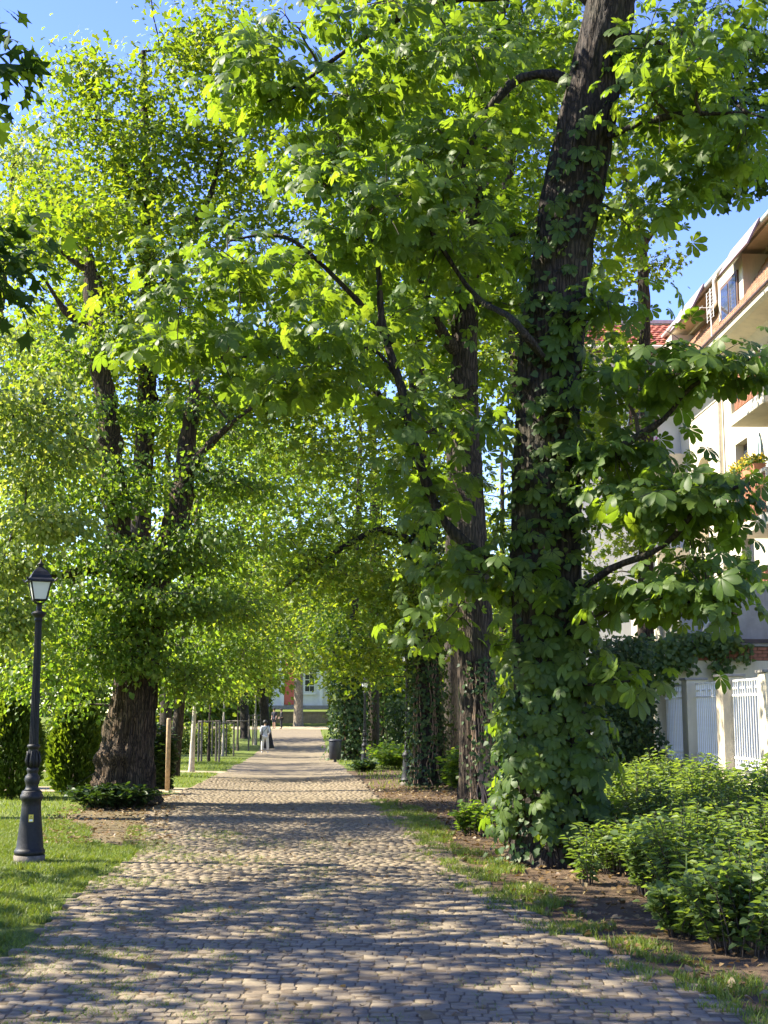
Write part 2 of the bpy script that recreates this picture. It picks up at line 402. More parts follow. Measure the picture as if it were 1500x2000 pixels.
def right_edge(y): return path_c(y) + path_w(y) / 2
def left_edge(y): return path_c(y) - path_w(y) / 2
yy = np.concatenate([np.arange(3, 60, .3), np.arange(60, 122, 1.0)])
path = sheet('path', lambda y: (left_edge(y), right_edge(y)), yy, 8, M['path'], .012, jag=.10, seed=2)
path['kind'] = 'structure'
jp = sheet('joint_bed', lambda y: (left_edge(y), right_edge(y)), np.arange(3, 37.2, .3), 8, M['joint'], .0285, path, jag=.10, seed=2)
soil = sheet('soil_bed', lambda y: (right_edge(y) - .25, right_edge(y) + np.interp(y, [3, 8, 14, 30, 45], [2.5, 4, 6, 5, 1.5])), np.arange(3, 45, .35), 8, M['soil'], .007, jag=.25, seed=11)
soil['kind'] = 'structure'
tag(sheet('worn_earth', lambda y: (left_edge(y) - np.interp(y, [16.3, 18, 22, 26, 29], [.15, .7, 1.3, 1.2, .1]), left_edge(y) + .5), np.arange(16.3, 29, .3), 6, M['worn'], .006, jag=.35, seed=21), kind='structure')
tag(sheet('cross_path', lambda y: (-15, left_edge(y) + .3), np.arange(29.3, 32.2, .3), 24, M['sand'], .009, jag=0, seed=31), kind='structure')
tag(sheet('far_cross_path', lambda y: (-22, left_edge(y) + .3), np.arange(42, 45.1, .4), 24, M['sand'], .009), kind='structure')
tag(sheet('far_forecourt', lambda y: (-26, 14), np.arange(117, 124, 1.0), 30, M['sand'], .02), kind='structure')

# setts: one stone shape, the nearest 300 as parts, the rest joined
def sett_unit(j):
    r = random.Random(j)
    V = []
    for (s, z) in ((.5, -.02), (.5, .010), (.45, .0135)):
        for (a, b) in ((-1, -1), (1, -1), (1, 1), (-1, 1)):
            V.append((a * s + r.uniform(-.03, .03), b * s + r.uniform(-.03, .03), z + (r.uniform(-.003, .003) if z > 0 else 0)))
    F = []
    for i in range(2):
        for k in range(4): F.append((i * 4 + k, i * 4 + (k + 1) % 4, i * 4 + 4 + (k + 1) % 4, i * 4 + 4 + k))
    F.append((8, 9, 10, 11)); return np.array(V), np.array(F)
FAR_F = np.array([(0, 1, 5, 4), (1, 2, 6, 5), (2, 3, 7, 6), (3, 0, 4, 7), (4, 5, 6, 7)])
UNITS = [sett_unit(j) for j in range(8)]
setts = []
y = 6.2
while y < 37:
    w = float(path_w(y)); c = float(path_c(y)); pitch = .088 + .02 * random.random()
    x = c - w / 2 + random.uniform(-.1, .05)
    while x < c + w / 2 + random.uniform(-.08, .08):
        sw = random.choice([.085, .095, .105, .12, .14]); xm = x + sw / 2
        wav = .05 * math.sin(xm * 1.7 + y * .3) + .03 * math.sin(xm * 4.1 + 1.3) - .14 * ((xm - c) / (w / 2)) ** 2
        yy_ = y + wav + random.uniform(-.008, .008)
        edge_ = 1 - abs(xm - c) / (w / 2)
        if random.random() > (.015 if edge_ > .08 else .35):
            setts.append((xm, yy_, sw - .007, pitch - .008, random.gauss(0, .05) - .12 * (xm - c) / w, random.random(), random.uniform(-.003, .003), random.uniform(-.02, .02), random.uniform(-.02, .02)))
        x += sw
    y += pitch
def in_frame(x, y): return abs(x) < .2885 * y * 1.02 and y > 6.95
vis = sorted([s for s in setts if in_frame(s[0], s[1])], key=lambda s: s[1])
near = set(id(s) for s in vis[:300])
unit_me = []
for j, (uv, uf) in enumerate(UNITS):
    o = mesh_obj('sett', uv, [uf], M['sett'], path); unit_me.append(o.data); bpy.data.objects.remove(o)
SV = []; SF = []; ST = []; nb = 0
for k, s in enumerate(setts):
    xm, ym, sw, sl, rz, ti, dz, rx, ry = s
    z = float(gz(xm, ym)) + .018 + dz
    if id(s) in near:
        o = bpy.data.objects.new('sett', unit_me[k % 8]); COL.objects.link(o); o.parent = path
        o.location = (xm, ym, z); o.rotation_euler = (rx, ry, rz); o.scale = (sw, sl, 1)
    else:
        uv, uf = UNITS[k % 8]
        if ym > 13: uv = np.delete(uv, [4, 5, 6, 7], 0); uf = FAR_F
        v = uv * np.array([sw, sl, 1]); ca, sa = math.cos(rz), math.sin(rz)
        zz = v[:, 2] + v[:, 0] * ry + v[:, 1] * rx
        SV.append(np.stack([v[:, 0] * ca - v[:, 1] * sa + xm, v[:, 0] * sa + v[:, 1] * ca + ym, zz + z], -1)); SF.append(uf + nb); ST.append(np.full(len(uv), ti)); nb += len(uv)
tag(mesh_obj('setts', np.concatenate(SV), [np.concatenate(SF)], M['sett'], path, tint=np.concatenate(ST)), kind='stuff')

# ------------------------------------------------------------------ leaves
def nrm(a): return a / (np.linalg.norm(a, axis=-1, keepdims=True) + 1e-9)
def tpl_chestnut(hi=True):
    V = []; F = []
    for ang, L in ((0, 1), (40, .95), (-40, .93), (80, .78), (-80, .8), (120, .46), (-120, .44)):
        a = math.radians(ang); ca, sa = math.cos(a), math.sin(a)
        st = [(0.06, .012), (.32, .10), (.58, .205), (.76, .25), (.90, .18), (1.0, .0)] if hi else [(.06, .012), (.6, .21), (.86, .2), (1.0, .0)]
        b = len(V)
        for (r, w) in st:
            zz = -.42 * r * r * L + .05 * r
            x, s = r * L, w * L
            if w == 0: V.append((x * ca, x * sa, zz))
            else:
                V.append((x * ca - s * sa, x * sa + s * ca, zz + .25 * s)); V.append((x * ca, x * sa, zz - .05 * s)); V.append((x * ca + s * sa, x * sa - s * ca, zz + .25 * s))
        m = len(st) - 1
        for i in range(m - 1):
            o = b + i * 3
            F.append((o, o + 3, o + 4)); F.append((o, o + 4, o + 1)); F.append((o + 1, o + 4, o + 5)); F.append((o + 1, o + 5, o + 2))
        o = b + (m - 1) * 3; t = b + m * 3
        F.append((o, t, o + 1)); F.append((o + 1, t, o + 2))
    return np.array(V), np.array(F)
def tpl_maple():
    pol = [(0, 1), (24, .52), (50, .92), (76, .48), (112, .66), (180, .18), (248, .66), (284, .48), (310, .92), (336, .52)]
    V = [(0.15, 0, 0)]; k = len(pol)
    for a, r in pol:
        a = math.radians(a); V.append((r * math.cos(a), r * math.sin(a), -.22 * r * r + .06 * (abs(math.sin(a * 2.5)))))
    return np.array(V), np.array([(0, 1 + i, 1 + (i + 1) % k) for i in range(k)])
def tpl_chestnut_far(lf=((0, 1), (44, .95), (-42, .93), (88, .76), (-86, .78))):
    V = []; F = []
    for ang, L in lf:
        a = math.radians(ang); ca, sa = math.cos(a), math.sin(a); b = len(V)
        for (r, w) in ((.05, .0), (.6, .21), (.6, -.21), (.86, .19), (.86, -.19), (1, 0)):
            x, q = r * L, w * L; V.append((x * ca - q * sa, x * sa + q * ca, -.42 * r * r * L + .05 * r + .2 * abs(q)))
        F += [(b, b + 2, b + 1), (b + 1, b + 2, b + 4), (b + 1, b + 4, b + 3), (b + 3, b + 4, b + 5)]
    return np.array(V), np.array(F)
def tpl_fold(w=.38, b=.25, c=.65, droop=.2, lift=.14):
    V = [(0, 0, 0), (b, w, lift), (c, w * .85, lift * .8 - droop * .4), (1, 0, -droop), (c, -w * .85, lift * .8 - droop * .4), (b, -w, lift)]
    return np.array(V), np.array([(0, 3, 2), (0, 2, 1), (0, 4, 3), (0, 5, 4)])
TPL = {'chestnut': tpl_chestnut(True), 'chestnut_lo': tpl_chestnut_far(((0, 1), (40, .95), (-40, .93), (80, .78), (-80, .8), (120, .46), (-120, .44))), 'flat2': (np.array([(0, 0, 0), (.45, .36, .1), (1, 0, -.12), (.45, -.36, .1)]), np.array([(0, 2, 1), (0, 3, 2)])),
       'maple_far': (np.array([(0, 0, 0), (.42, .72, -.05), (.45, .22, 0), (1, 0, -.15), (.45, -.22, 0), (.42, -.72, -.05), (-.15, .6, -.1), (-.15, -.6, -.1)]), np.array([(0, 2, 1), (0, 4, 2), (2, 4, 3), (0, 5, 4), (0, 1, 6), (0, 7, 5)])), 'chestnut_far': tpl_chestnut_far(), 'maple': tpl_maple(), 'linden': tpl_fold(.42, .22, .6), 'lance': tpl_fold(.15, .35, .7, .25, .06),
       'ivy': tpl_fold(.5, .2, .5, .12, .08), 'spray': (np.array([(0, 0, 0), (.5, .22, .05), (1, .08, 0), (1, -.1, 0), (.5, -.2, -.05)]), np.array([(0, 2, 1), (0, 3, 2), (0, 4, 3)])),
       'tri': tpl_fold(.45, .3, .7, .15, .1)}
def leaf_arrays(tpl, pos, a, n, s):
    tv, tf = TPL[tpl]
    a = nrm(a); n = nrm(n - a * np.sum(a * n, -1, keepdims=True)); b = np.cross(n, a)
    V = pos[:, None, :] + s[:, None, None] * (tv[None, :, 0:1] * a[:, None, :] + tv[None, :, 1:2] * b[:, None, :] + tv[None, :, 2:3] * n[:, None, :])
    F = (tf[None] + (np.arange(len(pos)) * len(tv))[:, None, None]).reshape(-1, 3)
    return V.reshape(-1, 3), F
def leaf_obj(name, tpl, pos, a, n, s, mat, parent, origin, tint=None, kind='stuff'):
    V, F = leaf_arrays(tpl, pos, a, n, s)
    t = RNG.random(len(pos)) if tint is None else tint
    o = mesh_obj(name, V, [F], mat, parent, tint=np.repeat(t, len(TPL[tpl][0])), origin=origin)
    if kind: o['kind'] = kind
    return o

# ------------------------------------------------------------------ trees
def tubes_np(paths, sides):
    """paths: list of (pts (k,3), radii (k,))"""
    VV = []; FF = []; base = 0
    ang = np.arange(sides) * 2 * np.pi / sides; ca, sa = np.cos(ang), np.sin(ang)
    for pts, rad in paths:
        k = len(pts); t = np.gradient(pts, axis=0); t = nrm(t)
        ref = np.array([1., 0, 0]) if abs(t[0, 0]) < .8 else np.array([0, 1., 0])
        up = nrm(ref - t * np.sum(ref * t, -1, keepdims=True)); b = np.cross(t, up)
        ring = pts[:, None, :] + rad[:, None, None] * (up[:, None, :] * ca[None, :, None] + b[:, None, :] * sa[None, :, None])
        VV.append(ring.reshape(-1, 3))
        i = np.arange(k - 1)[:, None] * sides; j = np.arange(sides)[None]; j2 = (j + 1) % sides
        FF.append(np.stack([i + j, i + j2, i + sides + j2, i + sides + j], -1).reshape(-1, 4) + base); base += k * sides
    return np.concatenate(VV), np.concatenate(FF)
def resample(ctrl, step):
    """ctrl: (k,4) xyz r -> smooth catmull-rom"""
    c = np.asarray(ctrl, float)
    if len(c) == 2: c = np.vstack([c[0], (c[0] + c[1]) / 2, c[1]])
    e = np.vstack([2 * c[0] - c[1], c, 2 * c[-1] - c[-2]]); out = []
    for i in range(1, len(e) - 2):
        L = np.linalg.norm(e[i + 1, :3] - e[i, :3]); n = max(2, int(L / step))
        t = np.linspace(0, 1, n, endpoint=False)[:, None]
        p0, p1, p2, p3 = e[i - 1], e[i], e[i + 1], e[i + 2]
        out.append(.5 * ((2 * p1) + (-p0 + p2) * t + (2 * p0 - 5 * p1 + 4 * p2 - p3) * t ** 2 + (-p0 + 3 * p1 - 3 * p2 + p3) * t ** 3))
    out.append(e[-2][None]); o = np.vstack(out); o[:, 3] = np.maximum(o[:, 3], .004); return o
def PL(lst):
    return np.array([[*P(px, py, d), r] for (px, py, d, r) in lst])
def bark_trunk(name, ctrl, mat, parent, origin, sides=72, step=.06, ridge=.035, flare=None, burls=(), seed=0, freq=16):
    c = resample(ctrl, step); pts, rad = c[:, :3], c[:, 3]
    V, F = tubes_np([(pts, rad)], sides)
    V = V.reshape(len(pts), sides, 3); out = V.copy()
    for i in range(len(pts)):
        for k in range(sides):
            d = V[i, k] - pts[i]; L = np.linalg.norm(d); u = d / L
            q = Vector((u[0] * freq * .5 + seed, u[1] * freq * .5, V[i, k][2] * 1.1))
            f = abs(mnoise.noise(q)) * 1.6 + .5 * abs(mnoise.noise(q * 2.3))
            lo = mnoise.noise(Vector((u[0] * 1.5 + seed, u[1] * 1.5, V[i, k][2] * .7)))
            rr = L + ridge * (f - .5) + L * .10 * lo
            if flare:
                h = V[i, k][2] - pts[0][2]; rr += flare * math.exp(-h / .28) * (.55 + .6 * abs(mnoise.noise(Vector((u[0] * 2.2 + seed, u[1] * 2.2, .3)))))
            for (bp, br, bh) in burls:
                dd = np.linalg.norm(V[i, k] - bp)
                rr += bh * math.exp(-(dd / br) ** 2) * (1 + .5 * mnoise.noise(Vector(V[i, k] * 9)))
            out[i, k] = pts[i] + u * rr
    return mesh_obj(name, out.reshape(-1, 3), [F], mat, parent, smooth=True, origin=origin)

def wblob(x, y, z, rx, ry, rz, n):
    out = []
    while len(out) < n:
        v = RNG.normal(size=3); v = v / np.linalg.norm(v) * RNG.random() ** .42; p = np.array([x, y, z]) + v * np.array([rx, ry, rz])
        if mnoise.noise(Vector(p * .42)) > -.02 or RNG.random() < .10: out.append(p)
    return np.array(out)
def blob_points(blobs, clump=.55, seed=0.0):
    out = []
    for (px, py, d, rx, ry, rd, n) in blobs:
        c = P(px, py, d); sx, sz = rx * d / FPX, ry * d / FPX; got = 0; tries = 0
        while got < n and tries < n * 30:
            tries += 1
            v = RNG.normal(size=3); v = v / np.linalg.norm(v) * RNG.random() ** .42
            p = c + v * np.array([sx, rd, sz])
            if p[2] < .5: continue
            if mnoise.noise(Vector(p * (1.9 / max(.8, sx))) + Vector((seed, 0, 0))) < -.12 and RNG.random() < clump: continue
            out.append(p); got += 1
    return np.array(out)

def connect(skel, A, per=9, droop=.12, rt=.006, rb=.02):
    """skel (n,4). returns branch paths, twig paths, twig dirs"""
    K = max(1, len(A) // per)
    cen = A[RNG.choice(len(A), K, replace=False)]
    for _ in range(3):
        lab = np.argmin(((A[:, None] - cen[None]) ** 2).sum(-1), 1)
        for k in range(K):
            if (lab == k).any(): cen[k] = A[lab == k].mean(0)
    order = np.argsort([np.min(np.linalg.norm(skel[:, :3] - c, axis=1)) for c in cen])
    nodes = skel.copy(); br = []; tw = []; dirs = np.zeros_like(A)
    for k in order:
        mem = np.where(lab == k)[0]
        if not len(mem): continue
        c = cen[k]
        cost = np.linalg.norm(nodes[:, :3] - c, axis=1) + .7 * np.maximum(0, nodes[:, 2] - c[2] - .3) - .6 * np.minimum(nodes[:, 3], .1)
        j = np.argmin(cost); q = nodes[j]
        L = np.linalg.norm(c - q[:3]); r0 = min(q[3] * .7, rb * (.5 + .35 * math.sqrt(len(mem)) ** .8 * (.5 + .25 * L)))
        m = (q[:3] + c) / 2 + np.array([0, 0, .10 * L]) + RNG.normal(size=3) * .07 * L
        t = np.linspace(0, 1, max(4, int(L / .25) + 3))[:, None]
        pts = (1 - t) ** 2 * q[:3] + 2 * t * (1 - t) * m + t ** 2 * c
        pts[1:-1] += RNG.normal(size=pts[1:-1].shape) * .018
        rad = np.linspace(r0, max(rt * 1.2, r0 * .3), len(pts))
        br.append((pts, rad)); nodes = np.vstack([nodes, np.column_stack([pts, rad])[1:]])
        half = pts[len(pts) // 3:]; hr = rad[len(pts) // 3:]
        for i in mem:
            jj = np.argmin(np.linalg.norm(half - A[i], axis=1)); s0 = half[jj]; L2 = np.linalg.norm(A[i] - s0) + 1e-6
            mm = (s0 + A[i]) / 2 + np.array([0, 0, .14 * L2]) + RNG.normal(size=3) * .05 * L2
            t = np.linspace(0, 1, 5)[:, None]
            pp = (1 - t) ** 2 * s0 + 2 * t * (1 - t) * mm + t ** 2 * A[i]
            tw.append((pp, np.linspace(min(hr[jj], rt), rt * .45, 5))); dirs[i] = (A[i] - s0) / L2
    return br, tw, dirs

def clump_leaves(A, dirs, per, R, size, droop=.35, flat=.45, up=1.0, sv=.3, rnd=.45):
    n = len(A) * per
    ctr = np.repeat(A, per, 0); d = np.repeat(dirs, per, 0)
    off = RNG.normal(size=(n, 3)) * np.array([R, R, R * flat])
    back = RNG.random((n, 1)) * R * 1.6
    pos = ctr + off - d * back
    a = nrm(off + d * R * .6 + RNG.normal(size=(n, 3)) * R * .5) + np.array([0, 0, -droop])
    nn = np.array([0, 0, up]) + RNG.normal(size=(n, 3)) * rnd
    s = size * (1 + sv * RNG.normal(size=n)).clip(.5, 1.6)
    return pos, a, nn, s

def tree(name, label, ctrl_trunk, limbs, blobs, leaf, mat, bark, size, per, R, hires=False, group=None, per_cl=9, droop=.35, rb=.022, rt=.006, flare=.12, burls=(), ridge=.035, seed=0, clump=.55, twig_sides=3, flat=.45, up=1.0, cat='tree', extra=()):
    base = np.array(ctrl_trunk[0][:3], float)
    root = thing(name, label, cat, base, group=group)
    if hires: bark_trunk('trunk', ctrl_trunk, bark, root, base, flare=flare, burls=burls, ridge=ridge, seed=seed)
    else: bark_trunk('trunk', ctrl_trunk, bark, root, base, sides=24, step=.2, ridge=ridge, flare=flare, burls=burls, seed=seed)
    sk = [resample(ctrl_trunk, .3)]
    if limbs:
        ls = [resample(l, .15) for l in limbs]
        for l in ls:
            q_ = RNG.normal(size=(len(l) + 8, 3)).cumsum(0); q_ = np.stack([np.convolve(q_[:, c_], np.ones(5) / 5, 'valid')[:len(l)] for c_ in range(3)], -1); q_ -= np.linspace(0, 1, len(l))[:, None] * (q_[-1] - q_[0]) + q_[0]
            l[:, :3] += q_ * .03; l[1:-1, 3] *= 1 + .12 * RNG.normal(size=len(l) - 2)
        for l in ls:
            v, f = tubes_np([(l[:, :3], l[:, 3])], 10); mesh_obj('limb', v, [f], bark, root, smooth=True, origin=base)
        sk += ls
    skel = np.vstack(sk); skel = skel[skel[:, 2] > base[2] + .8]
    A = blob_points(blobs, clump, seed)
    if extra: A = np.vstack([A] + [wblob(*e) for e in extra])
    br, tw, dirs = connect(skel, A, per_cl, rt=rt, rb=rb)
    v1, f1 = tubes_np(br, 6); v2, f2 = tubes_np(tw, twig_sides)
    mesh_obj('branches', np.vstack([v1, v2]), [f1, f2 + len(v1)], M['twig'], root, smooth=True, origin=base)['kind'] = 'stuff'
    pos, a, nn, s = clump_leaves(A, dirs, per, R, size, droop, flat, up, rnd=.45 if leaf == 'chestnut' else .85)
    return root, base, pos, a, nn, s, A, dirs

def add_crown(res, tpl, mat, tint=None):
    root, base, pos, a, nn, s = res[:6]
    return leaf_obj('crown', tpl, pos, a, nn, s, mat, root, base, tint)

# ---- the big horse chestnut by the path (right)
D1 = 15.2
ct = PL([(1085, 1690, D1, .46), (1082, 1600, D1, .44), (1078, 1450, D1, .42), (1072, 1250, D1, .40), (1066, 1000, D1, .385), (1072, 760, D1, .37), (1092, 540, D1 - .1, .345), (1128, 340, D1 - .2, .325), (1165, 150, D1 - .3, .30), (1195, 0, D1 - .4, .27), (1225, -170, D1 - .5, .23), (1250, -420, D1 - .6, .15)])
limbs1 = [PL([(1020, 1130, 15.20, 0.086), (945, 1090, 15.24, 0.078), (868, 1010, 15.29, 0.066), (822, 880, 15.32, 0.058), (800, 770, 15.35, 0.051), (755, 640, 15.38, 0.047), (738, 510, 15.39, 0.035), (700, 380, 15.41, 0.023)]),
          PL([(768, 670, 15.37, 0.039), (700, 590, 15.42, 0.035), (625, 510, 15.47, 0.030), (560, 470, 15.50, 0.023), (450, 470, 15.54, 0.016)]),
          PL([(806, 800, 15.35, 0.031), (750, 690, 15.38, 0.025), (640, 676, 15.42, 0.022), (545, 684, 15.47, 0.017), (420, 700, 15.51, 0.009)]),
          PL([(1120, 165, 15.23, 0.078), (1075, 150, 15.27, 0.070), (1010, 155, 15.33, 0.062), (955, 205, 15.38, 0.055), (925, 270, 15.41, 0.039), (900, 340, 15.42, 0.023)]),
          PL([(1185, 30, 15.24, 0.086), (1080, -20, 15.30, 0.078), (960, 5, 15.38, 0.066), (850, 20, 15.44, 0.055), (720, 80, 15.50, 0.039), (600, 150, 15.54, 0.023), (520, 200, 15.57, 0.012)]),
          PL([(1175, 90, 15.24, 0.055), (1230, 70, 15.30, 0.047), (1310, 95, 15.38, 0.035), (1400, 160, 15.44, 0.023), (1490, 230, 13.30, 0.012)]),
          PL([(1150, 280, 15.00, 0.047), (1240, 240, 14.50, 0.039), (1340, 216, 14.10, 0.031), (1460, 220, 13.80, 0.016)]),
          PL([(1100, 960, 15.00, 0.047), (1190, 890, 14.50, 0.039), (1290, 810, 14.10, 0.031), (1345, 740, 13.80, 0.023), (1470, 700, 13.50, 0.012)]),
          PL([(1100, 1180, 15.00, 0.047), (1200, 1110, 14.40, 0.039), (1310, 1060, 13.90, 0.031), (1390, 975, 13.50, 0.027), (1480, 940, 13.20, 0.016)]),
          PL([(1105, 1240, 15.00, 0.039), (1180, 1190, 14.40, 0.035), (1260, 1165, 13.90, 0.027), (1350, 1180, 13.50, 0.020), (1440, 1200, 13.20, 0.009)]),
          PL([(1080, 720, 15.00, 0.047), (1000, 640, 14.30, 0.039), (900, 560, 15.42, 0.031), (820, 420, 15.48, 0.023)]),
          PL([(1105, 1330, 15.00, 0.027), (1170, 1330, 14.50, 0.022), (1230, 1330, 14.10, 0.014)])]
blobs1 = [(690, 470, 15.6, 290, 190, 2.4, 95), (430, 600, 15.4, 160, 120, 1.6, 40), (320, 680, 15.2, 80, 45, .9, 9), (600, 720, 15.4, 230, 90, 1.6, 36), (850, 860, 15.0, 110, 200, 1.2, 28),
          (690, 170, 15.8, 250, 190, 2.6, 95), (510, 150, 15.2, 90, 130, 1.4, 24), (920, 260, 15.4, 120, 230, 1.8, 28), (1310, 190, 14.8, 150, 210, 1.7, 62), (1420, 280, 14.2, 80, 90, .9, 15), (1250, 430, 15.2, 80, 90, 1., 8),
          (1220, 760, 14.6, 110, 150, 1.2, 22), (1370, 740, 13.8, 100, 40, .7, 10), (1470, 690, 13.4, 45, 28, .5, 5), (1270, 950, 14.2, 150, 110, 1.2, 26), (1410, 960, 13.6, 90, 50, .8, 10), (1380, 1080, 13.8, 110, 50, .8, 10),
          (1280, 1160, 14.0, 150, 60, 1.0, 18), (1420, 1190, 13.4, 60, 45, .6, 5), (1225, 1330, 14.4, 60, 50, .6, 6), (930, 1120, 14.7, 80, 70, .8, 13), (850, 1230, 14.5, 40, 60, .6, 4), (1170, 600, 14.8, 50, 130, .8, 7),
          (1000, -250, 14.8, 520, 160, 4.0, 70), (1400, -120, 14.5, 200, 120, 2.5, 28)]
t1 = tree('horse_chestnut_tree', 'large leaning dark horse chestnut with big palmate leaves growing down its trunk, nearest the camera', ct, limbs1, blobs1, 'chestnut', M['chestnut'], M['bark_dark'], .148, 9, .30, hires=True, per_cl=8, droop=.65, rb=.024, rt=.007, flare=.16, ridge=.05, seed=1.3, flat=.26, twig_sides=4)
root1, base1, pos, a, nn, s = t1[:6]
s = s * np.where((pos[:, 0] / pos[:, 1] > .14) & (pos[:, 2] < 7.2), 1.08, 1.0)
# sprouts on the trunk itself
cc = resample(ct, .05)
def trunk_sprouts(n, py0, py1, out0, out1, seed):
    r = np.random.default_rng(seed); zs = np.array([P(1080, py, D1)[2] for py in (py0, py1)]); pp = []; aa = []; na = []; ss = []
    for _ in range(n):
        z = r.uniform(zs[1], zs[0]) if zs[1] < zs[0] else r.uniform(zs[0], zs[1])
        i = np.argmin(abs(cc[:, 2] - z)); th = r.uniform(-math.pi, math.pi) if r.random() < .35 else r.normal(-math.pi / 2, .85)
        u = np.array([math.cos(th), math.sin(th), 0]); o = r.uniform(out0, out1)
        pp.append(cc[i, :3] + u * (cc[i, 3] + o)); aa.append(u * .55 + np.array([0, 0, -.8]) + r.normal(size=3) * .35); na.append(u * .8 + np.array([0, 0, .75]) + r.normal(size=3) * .3); ss.append(r.uniform(.12, .20))
    return [np.array(v) for v in (pp, aa, na, ss)]
sp = [trunk_sprouts(190, 1630, 1400, .05, .36, 1), trunk_sprouts(130, 1430, 1250, .04, .28, 2), trunk_sprouts(125, 1260, 960, .03, .24, 3), trunk_sprouts(90, 980, 600, .03, .22, 4), trunk_sprouts(38, 620, 260, .03, .18, 5)]
SP = [np.concatenate([q[i] for q in sp]) for i in range(4)]
pos = np.vstack([pos, SP[0]]); a = np.vstack([a, SP[1]]); nn = np.vstack([nn, SP[2]]); s = np.concatenate([s, SP[3]])
# small shoots carrying the sprouts
sh = []
for p_ in SP[0][::2]:
    i = np.argmin(np.linalg.norm(cc[:, :3] - p_, axis=1)); q_ = cc[i, :3]; m_ = (p_ + q_) / 2 + np.array([0, 0, .06])
    t = np.linspace(.3, 1, 4)[:, None]; sh.append(((1 - t) ** 2 * q_ + 2 * t * (1 - t) * m_ + t ** 2 * p_, np.linspace(.008, .004, 4)))
v, f = tubes_np(sh, 4); mesh_obj('shoots', v, [f], M['twig'], root1, origin=base1)['kind'] = 'stuff'
# the 300 nearest leaves in view are leaves of their own
inview = (abs(pos[:, 0]) < .285 * pos[:, 1]) & (pos[:, 2] < CAMH + .57 * pos[:, 1])
score = pos[:, 1] / s * .02 + np.where(inview, 0, 999)
idx = np.argsort(score)[:300]; hero = np.zeros(len(pos), bool); hero[idx] = True
tmp = mesh_obj('leaf', *(lambda q: (q[0], [q[1]]))(TPL['chestnut']), M['chestnut'], tint=np.zeros(len(TPL['chestnut'][0]))); leaf_me = tmp.data; bpy.data.objects.remove(tmp)
for i in idx:
    A_ = nrm(a[i]); N_ = nrm(nn[i] - A_ * np.dot(A_, nn[i])); B_ = np.cross(N_, A_)
    o = bpy.data.objects.new('leaf', leaf_me); COL.objects.link(o); o.parent = root1
    mtx = Matrix(((A_[0], B_[0], N_[0], 0), (A_[1], B_[1], N_[1], 0), (A_[2], B_[2], N_[2], 0), (0, 0, 0, 1)))
    o.location = Vector(pos[i] - base1); o.rotation_euler = mtx.to_euler(); o.scale = (s[i],) * 3
leaf_obj('crown', 'chestnut_lo', pos[~hero], a[~hero], nn[~hero], s[~hero], M['chestnut'], root1, base1)

# ---- further trees of the right row
D2 = 23.0
ct2 = PL([(938, 1585, D2, .36), (936, 1500, D2, .34), (932, 1350, D2, .31), (918, 1000, D2, .27), (908, 760, D2, .235), (912, 560, D2, .22), (925, 360, D2, .20), (938, 210, D2, .18), (915, 150, D2, .15), (870, 90, D2, .11), (820, -60, D2, .07)])
l2 = [PL([(930, 260, D2, .14), (960, 130, D2, .11), (985, -40, D2, .09), (1000, -200, D2, .05)]), PL([(900, 700, D2, .12), (860, 640, 22.6, .10), (820, 560, 22.2, .06), (760, 440, 22, .03)]), PL([(912, 560, D2, .07), (990, 470, 22.6, .05), (1060, 420, 22.3, .03)]), PL([(930, 400, D2, .08), (820, 300, 22.4, .06), (700, 240, 22, .03)])]
b2 = [(840, 200, 22.5, 260, 230, 3.0, 170), (900, 560, 23, 150, 200, 2.2, 70), (1020, 480, 23.4, 120, 200, 1.8, 55), (760, 560, 22.8, 170, 160, 2.2, 60), (880, 860, 23.2, 90, 130, 1.2, 20), (1050, 120, 23.5, 170, 200, 2.2, 75), (900, -160, 23, 320, 160, 3.5, 60), (870, 1230, 22.9, 55, 60, .6, 8)]
r = tree('horse_chestnut_tree', 'straight brown-barked chestnut with tan ivy stems up its trunk, second tree on the right', ct2, l2, b2, 'chestnut', M['chestnut2'], M['bark'], .165, 10, .34, hires=True, per_cl=10, droop=.45, seed=4.1, flare=.10, ridge=.035)
add_crown(r, 'chestnut_far', M['chestnut2'])
# second stem standing behind
ct2b = PL([(1120, 1545, 28, .26), (1085, 1200, 28, .24), (1040, 900, 28, .22), (1000, 600, 28, .20), (985, 400, 28, .18), (1005, 200, 28, .15), (1010, 20, 28, .11), (1015, -160, 28, .06)])
r = tree('maple_tree', 'slender grey-brown maple half hidden behind the large chestnut trunk', ct2b, [PL([(987, 390, 28, .10), (940, 340, 28, .08), (900, 250, 28, .04)]), PL([(1000, 270, 28, .10), (1045, 240, 28, .07), (1110, 170, 28, .03)])],
         [(1010, 200, 28, 150, 230, 2.5, 90), (1120, 420, 28.5, 130, 200, 2, 70), (960, 620, 28, 120, 220, 2.5, 70), (1090, 780, 28.5, 130, 200, 2, 60), (1200, 200, 28.5, 170, 200, 2.2, 70)], 'maple', M['maple'], M['bark'], .098, 32, .42, seed=6.1)
add_crown(r, 'maple_far', M['maple'])
D3 = 31.5
ct3 = PL([(838, 1533, D3, .34), (836, 1400, D3, .31), (830, 1150, D3, .27), (822, 900, D3, .22), (810, 650, D3, .18), (800, 400, D3, .12), (795, 200, D3, .06)])
